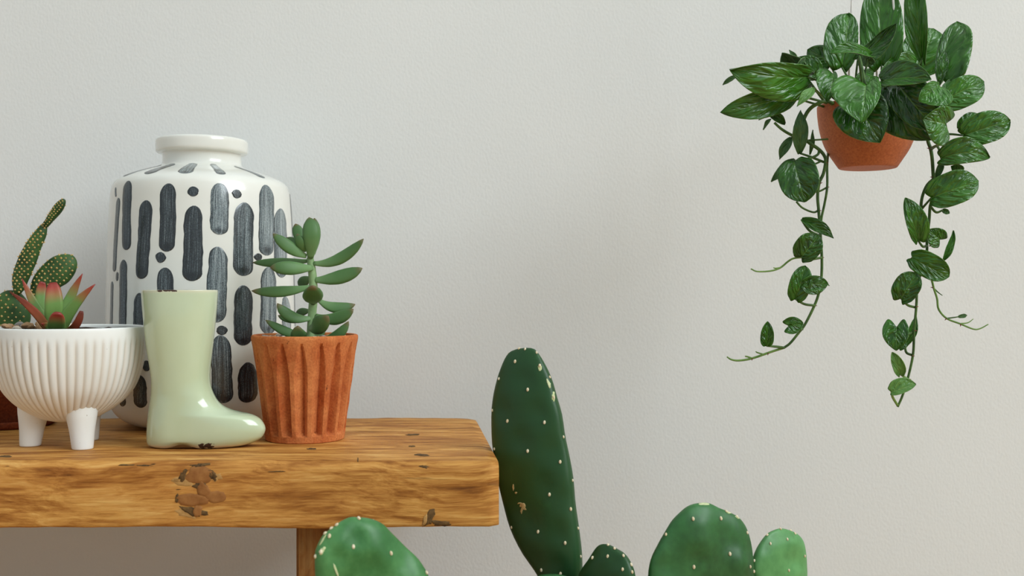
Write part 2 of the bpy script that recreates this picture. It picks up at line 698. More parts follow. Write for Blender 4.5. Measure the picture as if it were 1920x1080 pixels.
sb = bvh_of(SLAB)
for i, (nm, x, y, rx, ry, rot, mat, jag, off) in enumerate((
        ('splinter', 345, 904, 22, 7, 0.1, SPLINT, 0.5, 0.0003), ('splinter', 405, 895, 12, 8, -0.3, SPLINT, 0.6, 0.0003),
        ('splinter', 350, 962, 24, 8, 0.3, SPLINT, 0.5, 0.0003), ('splinter', 330, 901, 10, 3, 0.1, SPLINT, 0.4, 0.0003),
        ('crack', 342, 893, 7, 13, 0.3, CRACK, 0.6, 0.0006), ('crack', 374, 872, 20, 3, -0.1, CRACK, 0.7, 0.0006),
        ('crack', 398, 890, 12, 6, 0.9, CRACK, 0.7, 0.0006), ('crack', 360, 958, 26, 9, 0.25, CRACK, 0.7, 0.0006),
        ('crack', 332, 934, 3, 9, 0.15, CRACK, 0.3, 0.0006), ('crack', 376, 912, 12, 8, 0.2, CRACK, 0.7, 0.0006),
        ('filler_patch', 373, 890, 29, 19, 0.0, FILLER, 0.3, 0.0006), ('filler_patch', 381, 918, 12, 17, -0.2, FILLER, 0.3, 0.0007),
        ('filler_patch', 362, 937, 32, 12, 0.0, FILLER, 0.25, 0.0008), ('filler_patch', 404, 932, 22, 12, 0.0, FILLER, 0.15, 0.0006),
        ('filler_patch', 370, 958, 10, 11, 0.1, FILLER, 0.3, 0.0008),
        ('crack', 805, 973, 9, 18, 0.25, CRACK, 0.6, 0.0006), ('crack', 825, 981, 22, 5, 0.1, CRACK, 0.6, 0.0006),
        ('splinter', 797, 975, 4, 12, 0.3, SPLINT, 0.4, 0.0008),
        ('crack', 775, 815.5, 14, 1.8, 0.0, CRACK, 0.5, 0.0004), ('crack', 790, 853, 13, 2.4, 0.05, CRACK, 0.6, 0.0004),
        ('crack', 772, 837, 6, 1.3, 0.0, CRACK, 0.5, 0.0004), ('crack', 585, 842, 9, 1.6, 0.0, CRACK, 0.5, 0.0004),
        ('crack', 10, 856, 14, 2, 0.0, CRACK, 0.5, 0.0004), ('crack', 795, 875, 8, 3, 0.2, CRACK, 0.6, 0.0003),
        ('crack', 238, 872, 18, 1.6, 0.0, CRACK, 0.6, 0.0004), ('crack', 272, 873, 16, 1.4, 0.05, CRACK, 0.6, 0.0004),
        ('crack', 520, 884, 16, 1.2, -0.05, CRACK, 0.6, 0.0003), ('crack', 671, 862, 1.2, 5, 0.0, CRACK, 0.4, 0.0004))):
    decal(nm, x, y, rx, ry, rot, sb, mat, bench, jag, off, i)

# ------------------------------------------------------------------ patterned vase
VX, VY, VS = (377 - 960) * 0.0007, 1.405, 0.0007
vase = tag(empty('ceramic_vase', (VX, VY, ZT)), 'tall white ceramic vase with dark brush strokes standing behind the green boot', 'vase')
vpx = [(82, 797), (100, 796.6), (122, 792), (142, 782), (156, 768), (165, 750), (169, 725), (171, 690), (171.5, 640), (171, 580), (169, 500),
       (166, 420), (163, 375), (161, 360), (158, 350), (152, 342.5), (142, 336.5), (122, 328.5), (100, 321.5), (84, 316.5), (75, 312), (72, 307),
       (71.5, 298), (72, 290), (75, 288.3), (81, 287.4), (83.5, 284), (84, 276), (83.8, 267), (82, 263), (78, 261.6), (70, 261.6), (66, 264),
       (65, 275), (65, 300), (75, 318), (120, 335), (150, 352), (160, 400), (160, 700), (120, 780), (0.0, 786)]
vprof = [(max(r, 0.0) * VS, EYE + (540 - y) * VS) for r, y in vpx]
z_shift = ZT - vprof[0][1]
vprof = [(r, z + z_shift * smooth(760, 797, y)) for (r, z), (_, y) in zip(vprof, vpx)]
vsm = [(max(0, p.x), p.y) for p in catmull([(r, z, 0) for r, z in vprof], 3)]
lathe('body', vsm, VX, VY, VASE, vase, 112)

# outer wall as a path for the painting: arclength -> (r,z)
outer = [p for p in vsm[:3 * 22]]
arc = [0.0]
for a, b in zip(outer, outer[1:]):
    arc.append(arc[-1] + math.hypot(b[0] - a[0], b[1] - a[1]))


def on_wall(s):
    s = clamp(s, 0, arc[-1] - 1e-6)
    for i in range(len(arc) - 1):
        if s <= arc[i + 1]:
            k = (s - arc[i]) / (arc[i + 1] - arc[i])
            (r0, z0), (r1, z1) = outer[i], outer[i + 1]
            L = math.hypot(r1 - r0, z1 - z0)
            return r0 + (r1 - r0) * k, z0 + (z1 - z0) * k, (z1 - z0) / L, -(r1 - r0) / L
    return None


def s_at_y(y, x=377):
    c = math.sqrt(1 - clamp(abs(x - 377) / 178) ** 2)
    z = EYE + (540 - y) * (VY - 0.119 * c) / F
    best = min(range(len(outer)), key=lambda i: abs(outer[i][1] - z) + (10 if outer[i][1] < ZT + 0.004 else 0))
    j = best + (1 if outer[best][1] < z else -1)
    if 0 <= j < len(outer) and abs(outer[j][1] - outer[best][1]) > 1e-6:
        return arc[best] + (arc[j] - arc[best]) * clamp((z - outer[best][1]) / (outer[j][1] - outer[best][1]))
    return arc[best]


def th_at(x, s):
    r = on_wall(s)[0]
    t = 0.0
    for _ in range(5):
        d = VY - r * math.cos(t)
        X = (x - 960) * d / F - VX
        t = math.asin(clamp(X / r, -0.995, 0.995))
    return t


def stroke(th0, s0, th1, s1, w0, w1, tone, seed, name='brush_stroke'):
    NU, NV = 9, 27
    verts, faces, at = [], [], []
    L = abs(s1 - s0)
    for i in range(NV):
        v = 0.5 - 0.5 * math.cos(PI * i / (NV - 1))
        s = s0 + (s1 - s0) * v
        th = th0 + (th1 - th0) * v
        r, z, nr, nz = on_wall(s)
        e = min(v, 1 - v) * L
        w = w0 + (w1 - w0) * v
        cap = math.sqrt(clamp(1 - (1 - clamp(e / (w * (0.5 if L < 0.03 else 0.75 if v < 0.5 else 0.42)))) ** 2, 0.03, 1))
        hw = w / 2 * cap * (1 + 0.09 * noise.noise(Vector((v * 3, seed * 1.7, 0))))
        sh = w * 0.06 * noise.noise(Vector((v * 2.2, seed * 2.9, 5)))
        for j in range(NU):
            u = -1 + 2 * j / (NU - 1)
            rag = w * 0.05 * noise.noise(Vector((u * 5, v * 9, seed)))
            t = th + (u * hw + sh + (rag if abs(u) > 0.9 else 0)) / r
            o = 0.0005 if abs(u) < 0.95 and 0 < i < NV - 1 else 0.00012
            verts.append((VX + (r + nr * o) * math.sin(t), VY - (r + nr * o) * math.cos(t), z + nz * o))
            at.append((u, v + seed * 3.1, tone - 0.30 * math.exp(-((v - 0.93) / 0.05) ** 2 - (u / 0.55) ** 2) * (0 if L < 0.03 else 1)))
    for i in range(NV - 1):
        for j in range(NU - 1):
            a = i * NU + j
            faces.append((a, a + 1, a + NU + 1, a + NU))
    return build(name, verts, faces, STROKE, vase, attr=at, recalc=True)


body_strokes = [(241, 341, 237, 470, 22, .36), (222, 374, 214, 510, 12, .46), (216.6, 354, 217, 372, 5, .5), (274, 377, 265.5, 523, 27, .36),
                (317, 344, 313, 472, 31, .40), (365, 385, 359, 527, 33, .38), (411, 341, 411, 439, 30, .62), (458, 377, 455, 517, 30, .52),
                (497, 342, 499.5, 478, 20, .62), (523, 387, 525, 520, 15, .66), (408, 462, 406, 605, 32, .60), (456, 535, 456, 649, 29, .42),
                (310, 502, 308, 650, 31, .42), (232, 488, 229, 650, 19, .38), (210, 528, 208, 640, 9, .46), (261, 549, 258, 650, 22, .38),
                (362, 545, 360, 690, 33, .42), (503, 500, 503, 628, 22, .64), (531, 556, 535, 625, 13, .68), (262, 701, 264, 762, 30, .38),
                (413, 629, 418, 758, 34, .50), (464, 681, 464, 758, 31, .36), (228, 732, 230, 758, 20, .4), (312, 690, 314, 760, 30, .42),
                (368, 715, 368, 762, 30, .42), (505, 660, 505, 758, 26, .5), (528, 650, 527, 740, 14, .5), (212, 665, 213, 730, 9, .46)]
for i, (x0, y0, x1, y1, w, tone) in enumerate(body_strokes):
    s0, s1 = s_at_y(y0, x0), s_at_y(y1, x1)
    c0 = th_at(x0, s0)
    stroke(c0, s0, th_at(x1, s1), s1, w * VS / max(0.3, math.cos(c0)) * 0.94, w * VS / max(0.3, math.cos(c0)) * 0.94, tone, i)
for i, (x, y, w, h) in enumerate([(362, 358, 19, 19), (444, 361, 15, 17), (301, 483, 19, 20), (219.6, 519, 7, 16), (484, 481, 13, 14), (416, 620, 17, 18), (275, 684, 16, 20)]):
    s0, s1 = s_at_y(y - h / 2, x), s_at_y(y + h / 2, x)
    t = th_at(x, (s0 + s1) / 2)
    stroke(t, s0, t, s1, w * VS / max(0.3, math.cos(t)), w * VS / max(0.3, math.cos(t)), .36, 60 + i)
# shoulder strokes radiating from the neck
def s_at_r(r):
    idx = [i for i in range(len(outer)) if outer[i][1] > EYE + (540 - 352) * VS]
    return arc[min(idx, key=lambda i: abs(outer[i][0] - r))]
for i, (deg, w, tone) in enumerate([(-82, 20, .5), (-48, 26, .5), (-22, 28, .5), (5, 28, .62), (29, 18, .6), (62, 20, .55)]):
    t = math.radians(deg)
    stroke(t, s_at_r(80 * VS), t, s_at_r(150 * VS), w * 0.6 * VS, w * VS, tone, 80 + i)
    stroke(t * 1.02, s_at_r(79 * VS), t * 1.02, s_at_r(90 * VS), w * 0.7 * VS, w * 0.7 * VS, .3, 90 + i)
# the side turned away goes on in the same manner
for i in range(22):
    t = math.radians(100 + (i % 8) * 23)
    y0 = (345, 500, 640)[i // 8] + (35 if i % 2 else 0)
    stroke(t, s_at_y(y0), t, s_at_y(min(y0 + 120, 758)), 30 * VS, 30 * VS, .42, 120 + i)

# ------------------------------------------------------------------ dark pot behind the bowl
DX, DY = (10 - 960) * 0.000695, 1.392
dpot = tag(empty('terracotta_pot', (DX, DY, ZT)), 'dark brown clay pot on a saucer half hidden behind the ribbed white bowl', 'plant pot')
lathe('saucer', [(0.055, ZT), (0.059, ZT + 0.002), (0.062, ZT + 0.009), (0.060, ZT + 0.010), (0.055, ZT + 0.004), (0, ZT + 0.004)], DX, DY, TERRA_D, dpot, 64)
lathe('pot_body', [(0.044, ZT + 0.0045), (0.046, ZT + 0.006), (0.055, ZT + 0.068), (0.059, ZT + 0.069), (0.061, ZT + 0.088), (0.059, ZT + 0.091), (0.055, ZT + 0.091), (0.053, ZT + 0.08), (0, ZT + 0.078)], DX, DY, TERRA_D, dpot, 64)

# ------------------------------------------------------------------ ribbed white bowl on feet
BX, BY, BS = -0.5044, 1.2163, 0.000608
bowl = tag(empty('planter_bowl', (BX, BY, ZT)), 'cream white ribbed ceramic planter bowl on three stubby feet', 'planter')
bp = [(2, 790), (20, 789.3), (36, 786.5), (53, 781), (79, 766), (100, 749), (118, 725), (130, 691), (135, 662), (136.5, 640), (136, 622), (135.3, 615),
      (134, 612.6), (131.5, 612.2), (129.5, 614), (129, 620), (128, 640)]
bprof = [(p.x, p.y) for p in catmull([(r * BS, EYE + (540 - y) * BS, 0) for r, y in bp], 5)]
NR = 54


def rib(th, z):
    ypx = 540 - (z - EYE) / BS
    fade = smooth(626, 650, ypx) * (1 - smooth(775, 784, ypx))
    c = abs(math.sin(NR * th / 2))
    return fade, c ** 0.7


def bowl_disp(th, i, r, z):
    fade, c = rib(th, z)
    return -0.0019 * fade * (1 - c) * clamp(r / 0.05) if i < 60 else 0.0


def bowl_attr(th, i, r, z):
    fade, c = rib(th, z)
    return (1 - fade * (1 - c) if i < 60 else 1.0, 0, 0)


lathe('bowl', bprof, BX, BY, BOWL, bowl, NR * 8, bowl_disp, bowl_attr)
for (fx, fy) in ((-0.546, 1.209), (-0.477, 1.185), (-0.4985, 1.256)):
    d = Vector((BX - fx, BY - fy, 0)) * 0.10
    prof = [(0.0085, ZT), (0.0098, ZT + 0.0006), (0.0105, ZT + 0.003), (0.0120, ZT + 0.018), (0.0138, ZT + 0.030), (0.0150, ZT + 0.037), (0.0158, ZT + 0.044), (0.0164, ZT + 0.052), (0.0160, ZT + 0.057), (0.0, ZT + 0.058)]
    o = lathe('foot', [(p.x, p.y) for p in catmull([(r * 1.1, z, 0) for r, z in prof], 4)], fx, fy, BOWL, bowl, 32)
    for vtx in o.data.vertices:
        k = (vtx.co.z - ZT) / 0.05
        vtx.co.x += d.x * k * 1.1
        vtx.co.y += d.y * k * 1.1
ZS = EYE + (540 - 617.5) * BS


def soil_disc(name, cx, cy, r, z, parent, amp=0.002, seed=0):
    verts, faces = [(cx, cy, z)], []
    NRG, NS = 12, 48
    for i in range(1, NRG + 1):
        for j in range(NS):
            a = 2 * PI * j / NS
            rr = r * i / NRG
            x, y = cx + rr * math.cos(a), cy + rr * math.sin(a)
            verts.append((x, y, z + amp * (noise.noise(Vector((x * 90, y * 90, seed))) + noise.noise(Vector((x * 240, y * 240, seed)))) - 0.001))
    for j in range(NS):
        faces.append((0, 1 + j, 1 + (j + 1) % NS))
    for i in range(NRG - 1):
        for j in range(NS):
            a, b = 1 + i * NS + j, 1 + i * NS + (j + 1) % NS
            faces.append((a, a + NS, b + NS, b))
    return build(name, verts, faces, SOIL, parent)


soil_disc('soil', BX, BY, 128.5 * BS, ZS, bowl, 0.0022, 3)

pebble_mesh = []
for k in range(5):
    bm = bmesh.new()
    bmesh.ops.create_icosphere(bm, subdivisions=2, radius=1.0)
    for vtx in bm.verts:
        q = vtx.co.copy()
        vtx.co *= 1 + 0.35 * noise.noise(q * 0.9 + Vector((k * 5, 0, 0))) + 0.12 * noise.noise(q * 2.6)
        vtx.co.z *= 0.75
    me = bpy.data.meshes.new('pebble')
    bm.to_mesh(me)
    bm.free()
    me.materials.append(PEB[k % 3])
    pebble_mesh.append(me)


def pebble(x, y, z, r, parent, k):
    o = bpy.data.objects.new('pebble', pebble_mesh[k % 5])
    o.location = (x, y, z)
    o.rotation_euler = (random.uniform(-.4, .4), random.uniform(-.4, .4), random.uniform(0, 6))
    o.scale = (r, r * random.uniform(.75, 1), r * random.uniform(.7, .95))
    COL.objects.link(o)
    attach(o, parent)
    return o


for k in range(26):
    a = random.uniform(0.62 * PI, 1.18 * PI)
    rr = random.uniform(0.035, 0.070)
    pebble(BX + rr * math.cos(a), BY + rr * math.sin(a), ZS + random.uniform(0.001, 0.005), random.uniform(0.003, 0.0062), bowl, k * 3 + k // 4)

# ------------------------------------------------------------------ celadon boot
GS, GD = 0.0006, 1.203
boot = tag(empty('ceramic_boot', ((336 - 960) * GS, GD, ZT)), 'pale green glazed ceramic rain boot with chipped rim and sole', 'boot vase')
right = [(405, 549), (405.5, 556), (404, 580), (402, 602), (399.5, 628), (397, 650), (394, 675), (391.5, 700), (391, 718), (394, 734), (399, 746), (405, 756), (413, 764), (424, 770.5), (438, 775.5),
         (453, 779), (466, 781.5), (477, 785), (486, 790.5), (493, 799), (496.5, 809), (494.5, 818), (489, 826), (478, 833), (462, 839), (440, 842.5)]
left = [(549, 267), (560, 266.5), (600, 269.5), (650, 274.5), (700, 282), (722, 284), (745, 283), (765, 280), (790, 277), (815, 275), (833, 275.5), (840, 279), (843, 288)]
depth = [(549, 57), (600, 56), (650, 52.5), (700, 48.5), (740, 46.5), (780, 46), (805, 45.5), (825, 44), (836, 40), (843, 33)]


def boot_mesh():
    dense = lambda tab: [(p.x, p.y) for p in catmull([(a, b_, 0) for a, b_ in tab], 8)]
    left_, depth_ = dense(left), dense(depth)
    rp = catmull([(x, y, 0) for x, y in right], 5)
    M = 72
    verts, faces, at = [], [], []

    def ring(xl, xr, d, ypx, thin, ex=2.0, chip=None):
        R0 = min(57.0, (xr - xl) / 2)
        xc = xl + R0
        for j in range(M):
            a = 2 * PI * j / M
            c, s = math.cos(a), math.sin(a)
            px = xc + ((xr - xc) if c > 0 else R0) * math.copysign(abs(c) ** (2 / ex), c)
            wid = math.copysign(abs(s) ** (2 / ex), s)
            if c > 0:
                # ball of the foot a little wider than the ankle
                long_ = smooth(75, 140, xr - xc)
                t = (px - xc) / (xr - xc)
                wid *= 1 + long_ * 0.05 * math.exp(-((t - 0.55) / 0.28) ** 2) * smooth(0.0, 0.3, t)
            yp = ypx
            if ypx > 826:
                arch = math.exp(-((px - 350) / 20) ** 2)
                yp = ypx - arch * 8.5 * smooth(826, 843, ypx)
            x = (px - 960) * GS
            z = EYE + (540 - yp) * GS
            y = GD - wid * d * GS
            k = 0.0
            if chip:
                k = chip(px, yp, wid)
            verts.append((x, y, z))
            th = thin
            if ypx > 830:
                th = max(th, smooth(832, 841, yp) * 0.9)
            at.append((th, k, 0))

    def chips(px, yp, wid):
        # scuffed glaze under the ball of the foot and on the rim
        k = 1.06 * math.exp(-((px - 398) / 30) ** 4) * smooth(823, 833, yp)
        k = max(k, 0.86 * smooth(837, 843, yp))
        k = max(k, 1.13 * math.exp(-((px - 328) / 32) ** 4) * (1 - smooth(550, 558, yp)))
        return k

    # inner wall from the bottom up to the rim, then outside down
    for (yy, ins, th) in ((600, 9, 0), (570, 8, 0), (556, 7.5, 0), (551, 6.5, 0.3), (549, 4, 0.6), (548.4, 2, 0.7)):
        ring(lerp_table(left_, yy) + ins, lerp_table([(p.y, p.x) for p in rp[:60]], yy) - ins, 57 - ins, yy, th, 2.1, chips)
    for p in rp:
        thin = 0.55 * (1 - smooth(549, 556, p.y))
        ex = 2.1
        yy = min(p.y, 843)
        ring(lerp_table(left_, yy), p.x, lerp_table(depth_, yy), yy, thin, ex, chips)
    ring(292, 430, 30, 843.2, 0.8, 2.1, chips)
    n = len(verts) // M
    for i in range(n - 1):
        for j in range(M):
            a, b = i * M + j, i * M + (j + 1) % M
            faces.append((a, b, b + M, a + M))
    faces.append(tuple(range(M)))
    faces.append(tuple(range((n - 1) * M, n * M)))
    zmin = min(v[2] for v in verts)
    verts = [(x, y, z + (ZT - zmin) * smooth(0.56, 0.47, z) if False else z + (ZT - zmin)) for x, y, z in verts]
    return verts, faces, at


v, f, at = boot_mesh()
build('boot_body', v, f, BOOT, boot, attr=at, recalc=True)

# ------------------------------------------------------------------ fluted terracotta pot with succulent
TX, TY, TS = (572 - 960) * 0.000633, 1.266, 0.000633
sup = tag(empty('potted_succulent', (TX, TY, ZT)), 'fluted orange terracotta pot holding a tall fleshy-leaved green succulent', 'potted plant')
z_at = lambda y: ZT + (828.5 - y) * TS
tp = [(70, 828.5), (72.5, 827), (73.5, 822), (74, 816), (74.5, 813)]
for i in range(1, 44):
    y = 813 - (813 - 650) * i / 44
    tp.append((74.5 + (96 - 74.5) * i / 44, y))
tp += [(96.3, 650), (97.5, 645), (98.3, 640), (98.3, 636), (97, 633.5), (94.5, 632.6), (91.5, 633.3), (90, 636), (89, 648)]
NF = 17


def flute(th, i, r, z):
    y = 828.5 - (z - ZT) / TS
    if y > 815.5 or y < 646 or r < 92.5 * TS and i > 50:
        return 0.0006 * noise.noise(Vector((math.sin(th) * 6, math.cos(th) * 6, z * 60)))
    ph = (th * NF / (2 * PI) + 0.18) % 1.0
    q = (ph - 0.5) * 2
    h = 0.74 * clamp((y - 647) / 55) ** 0.5
    d = 0.0
    if h > 0.02:
        # steep on one side, shelving on the other
        q2 = (q + 0.10 * h)
        if abs(q2) < h:
            u = q2 / h
            u0 = 0.50
            kk = (u + 1) / (u0 + 1) if u < u0 else (1 - u) / (1 - u0)
            d = -0.0098 * (kk ** 0.95) * (0.45 + 0.55 * clamp((y - 647) / 70)) * clamp((817.5 - y) / 7)
    return d + 0.0005 * noise.noise(Vector((math.sin(th) * 7, math.cos(th) * 7, z * 70)))


lathe('pot', [(r * TS, z_at(y)) for r, y in tp], TX, TY, TERRA, sup, NF * 24, flute, sharp=32)
soil_disc('soil', TX, TY, 90 * TS, z_at(641), sup, 0.001, 9)
for k in range(70):
    a = random.uniform(0, 2 * PI)
    rr = 0.052 * math.sqrt(random.uniform(0.02, 1))
    pebble(TX + rr * math.cos(a), TY + rr * math.sin(a), z_at(640.0) + random.uniform(0, 0.0022), random.uniform(0.0026, 0.0048), sup, random.randrange(5))


# ------------------------------------------------------------------ fleshy leaves
def fleshy(b, m, t, w, mat, parent, thick=0.5, roll=0.0, prof=None, name='leaf', blunt=0.0, keel=0.0, attr_y=0.0):
    """thick leaf along a curve through three (px,py,D) points; w = full width in pixels"""
    p0, pm, p2 = P(*b), P(*m), P(*t)
    p1 = pm * 2 - (p0 + p2) * 0.5
    N, M = 18, 14
    prof = prof or [(0, .42), (.08, .5), (.25, .74), (.5, .98), (.65, 1.0), (.8, .86), (.9, .62), (.96, .38), (1, .05)]
    W = w * pm.y / F
    verts, faces, at = [], [], []
    for i in range(N):
        u = i / (N - 1)
        u = u + 0.0
        p = p0 * (1 - u) ** 2 + p1 * 2 * u * (1 - u) + p2 * u * u
        tg = ((p1 - p0) * (1 - u) + (p2 - p1) * u).normalized()
        n0 = (CAM - p).normalized()
        n0 = (n0 - tg * n0.dot(tg))
        if n0.length < 0.15:
            n0 = Vector((0, 0, 1)) - tg * tg.z
        n0.normalize()
        s = tg.cross(n0)
        R = Matrix.Rotation(roll, 3, tg)
        s, n = R @ s, R @ n0
        hw = W / 2 * lerp_table(prof, u)
        ht = hw * thick
        ht = max(ht, min(hw, W * 0.12))
        for j in range(M):
            a = 2 * PI * j / M
            cz = math.sin(a)
            kk = keel * hw * (abs(math.cos(a)) - 0.5) if cz > 0 else 0
            verts.append(p + s * math.cos(a) * hw + n * (cz * ht + kk))
            at.append((u, attr_y, 0))
    for i in range(N - 1):
        for j in range(M):
            a, c = i * M + j, i * M + (j + 1) % M
            faces.append((a, c, c + M, a + M))
    faces.append(tuple(range(M)))
    faces.append(tuple(range((N - 1) * M, N * M)))
    return build(name, verts, faces, mat, parent, attr=at, recalc=True)


def zs(x, y):
    return 450 + x / 4.153, 390 + y / 4.153


TD = 1.266
tube('stem', [P(*zs(548, 1075), TD), P(*zs(552, 960), TD), P(*zs(562, 820), TD), P(*zs(572, 690), TD), P(*zs(568, 560), TD), P(*zs(558, 470), TD), P(*zs(545, 385), TD)],
     [0.0046, 0.0048, 0.0050, 0.0052, 0.0050, 0.0048, 0.0040], SSTEM, sup, 12)
LP = [(0, .36), (.1, .48), (.3, .80), (.5, 1.0), (.68, .97), (.82, .78), (.92, .48), (.97, .28), (1, .06)]
sleaves = [  # base, mid, tip in close-up pixels, width, depth offsets base/mid/tip, thickness, roll
    ((570, 360), (585, 220), (579, 78), 70, .006, .010, .012, .5, 0),
    ((505, 330), (462, 215), (432, 122), 74, .010, .016, .018, .5, 0),
    ((548, 385), (556, 220), (538, 74), 112, -.004, -.012, -.006, .55, 0),
    ((505, 330), (440, 270), (352, 236), 52, .008, .018, .026, .5, .3),
    ((510, 335), (472, 275), (446, 200), 64, -.004, -.012, -.012, .5, -.3),
    ((514, 375), (390, 310), (256, 200), 84, -.004, -.014, -.020, .5, .3),
    ((575, 430), (775, 395), (962, 240), 78, -.002, -.008, -.014, .5, -.3),
    ((530, 412), (330, 425), (98, 425), 62, .004, .012, .020, .5, .2),
    ((565, 468), (400, 468), (235, 462), 92, -.006, -.024, -.032, .55, .2),
    ((580, 560), (770, 540), (952, 468), 92, -.002, -.006, -.006, .5, -.2),
    ((545, 545), (500, 570), (458, 606), 70, .006, .020, .032, .5, 0),
    ((548, 612), (330, 650), (90, 645), 72, -.002, -.006, -.008, .5, .1),
    ((570, 735), (568, 690), (562, 606), 132, -.006, -.034, -.058, .45, 0),
    ((612, 715), (740, 775), (897, 750), 72, .000, .004, .010, .5, -.2),
    ((592, 838), (742, 862), (884, 786), 84, -.002, -.012, -.016, .5, -.2),
    ((553, 858), (400, 845), (290, 742), 78, -.003, -.014, -.020, .5, .3),
    ((540, 800), (490, 808), (436, 820), 52, .006, .020, .034, .5, 0),
    ((530, 870), (400, 870), (296, 836), 46, .002, .006, .010, .5, .1),
    ((552, 930), (610, 915), (688, 842), 118, -.006, -.034, -.050, .5, -.2),
    ((545, 1010), (380, 972), (198, 872), 62, -.002, -.010, -.014, .5, .2),
    ((540, 1020), (468, 1015), (450, 918), 112, -.008, -.034, -.050, .45, 0),
    ((560, 1042), (730, 1010), (846, 882), 70, -.003, -.018, -.020, .5, -.2),
    ((575, 985), (620, 975), (658, 948), 52, .004, .012, .018, .5, 0),
]
for (b, m, t, w, db, dm, dt, th, ro) in sleaves:
    fleshy((*zs(*b), TD + db), (*zs(*m), TD + dm), (*zs(*t), TD + dt), w * 1.22 / 4.153, SUCC, sup, th, ro, LP, keel=0.10)

# ------------------------------------------------------------------ red tipped rosette in the white bowl
rose = tag(empty('rosette_succulent', (*P(101, 618, 1.192).xy, ZS)), 'small green rosette succulent with red leaf tips planted in the white bowl', 'succulent')
zr = lambda x, y: (x / 3.373, 340 + y / 3.373)
RD = 1.192
RP = [(0, .75), (.15, .85), (.35, 1.0), (.6, .98), (.8, .86), (.93, .66), (1, .42)]
RT = [(0, .9), (.2, 1.0), (.45, .92), (.7, .68), (.88, .36), (1, .06)]
for (b, m, t, w, db, dm, dt, mat, pr, th) in (
        ((275, 880), (258, 740), (272, 636), 66, .012, .018, .020, ROSE, RP, .35),
        ((288, 890), (222, 785), (138, 614), 66, .002, .006, .004, ROSE, RT, .4),
        ((400, 880), (440, 748), (522, 584), 74, .006, .012, .012, ROSE, RT, .4),
        ((390, 930), (458, 800), (602, 650), 80, -.004, -.010, -.012, ROSE, RT, .4),
        ((335, 925), (342, 790), (335, 644), 112, -.004, -.014, -.010, ROSE, RP, .3),
        ((310, 945), (208, 815), (60, 698), 56, -.008, -.022, -.030, DRY, RT, .35),
        ((358, 960), (358, 900), (364, 832), 106, -.012, -.026, -.036, ROSE, RP, .3),
        ((330, 935), (300, 915), (260, 900), 50, -.010, -.020, -.030, ROSE, RT, .35),
        ((420, 950), (480, 910), (516, 820), 50, -.006, -.016, -.018, DRY, RP, .4)):
    fleshy((*zr(*b), RD + db), (*zr(*m), RD + dm), (*zr(*t), RD + dt), w / 3.373, mat, rose, th, 0.0, pr, keel=0.25)


# ------------------------------------------------------------------ cactus pads
def pad(parent, outline, axis, D, thick, kx=0.0, ky=0.0, tone=0.5, areoles=(), mat=None, lump=0.0022, name='pad', rows=44, cols=22):
    """thick pad from an outline in frame pixels, ribbed across the line axis[0]-axis[1];
    kx, ky = slope of the pad's own plane in depth (metres per pixel)"""
    A, B = Vector((*axis[0], 0)), Vector((*axis[1], 0))
    ol = catmull([(x, y, 0) for x, y in outline], 8, True)
    e = (B - A).normalized()
    g = Vector((-e.y, e.x, 0))
    q2 = [((p - A).dot(e), (p - A).dot(g)) for p in ol]
    h0, h1 = min(h for h, _ in q2), max(h for h, _ in q2)
    cx, cy = (A.x + B.x) / 2, (A.y + B.y) / 2
    sc = D / F
    nrm = Vector((kx / sc, -1.0, -ky / sc)).normalized()

    def extent(h):
        lo, hi = 1e9, -1e9
        for (ha, ga), (hb, gb) in zip(q2, q2[1:] + q2[:1]):
            if (ha - h) * (hb - h) <= 0 and ha != hb:
                x = ga + (gb - ga) * (h - ha) / (hb - ha)
                lo, hi = min(lo, x), max(hi, x)
        return lo, hi
    wmax = max(b_ - a_ for a_, b_ in (extent(h0 + (h1 - h0) * k / 12) for k in range(1, 12)))
    verts, faces, at = [], [], []
    M = cols * 2
    for i in range(rows + 1):
        a = PI * i / rows
        k = 0.5 - 0.5 * math.cos(a)
        k = min(max(k, 0.0006), 0.9994)
        h = h0 + (h1 - h0) * k
        lo, hi = extent(h)
        T = thick * clamp((hi - lo) / wmax) ** 0.8 if False else thick * math.sqrt(clamp(1 - abs(2 * k - 1) ** 3, 0.002, 1))
        for j in range(M):
            b = 2 * PI * j / M
            v = math.cos(b)
            v = math.copysign(abs(v) ** 0.9, v)
            q = A + e * h + g * ((lo + hi) / 2 + (hi - lo) / 2 * v)
            s = math.sin(b)
            side = 1 if s >= 0 else -1
            full = abs(s) ** 0.8
            t = T * full
            inner = full * math.sqrt(clamp(1 - abs(2 * k - 1) ** 3, 0, 1))
            t += lump * 1.6 * noise.noise(Vector((q.x * 0.021, q.y * 0.009, D * 40 + side))) * inner
            if side == 1:
                for (x, y) in areoles:
                    d2 = ((q.x - x) ** 2 + (q.y - y) ** 2)
                    if d2 < 2600:
                        t += (0.0015 * math.exp(-d2 / 160) - 0.0036 * math.exp(-((q.x - x) ** 2 * 1.4 + (q.y - y + 20) ** 2) / 420)) * inner
            Dq = D + kx * (q.x - cx) + ky * (q.y - cy)
            verts.append(P(q.x, q.y, Dq) + nrm * t * side)
            at.append((tone, 0.0, 0))
    for i in range(rows):
        for j in range(M):
            p_, r_ = i * M + j, i * M + (j + 1) % M
            faces.append((p_, r_, r_ + M, p_ + M))
    faces.append(tuple(range(M)))
    faces.append(tuple(range(rows * M, (rows + 1) * M)))
    return build(name, verts, faces, mat or PAD, parent, attr=at, recalc=True)


am = bpy.data.meshes.new('areole')
bm = bmesh.new()
bmesh.ops.create_uvsphere(bm, u_segments=8, v_segments=6, radius=1.0)
bm.to_mesh(am)
bm.free()
am.materials.append(AREOLE)
am.polygons.foreach_set('use_smooth', [True] * len(am.polygons))


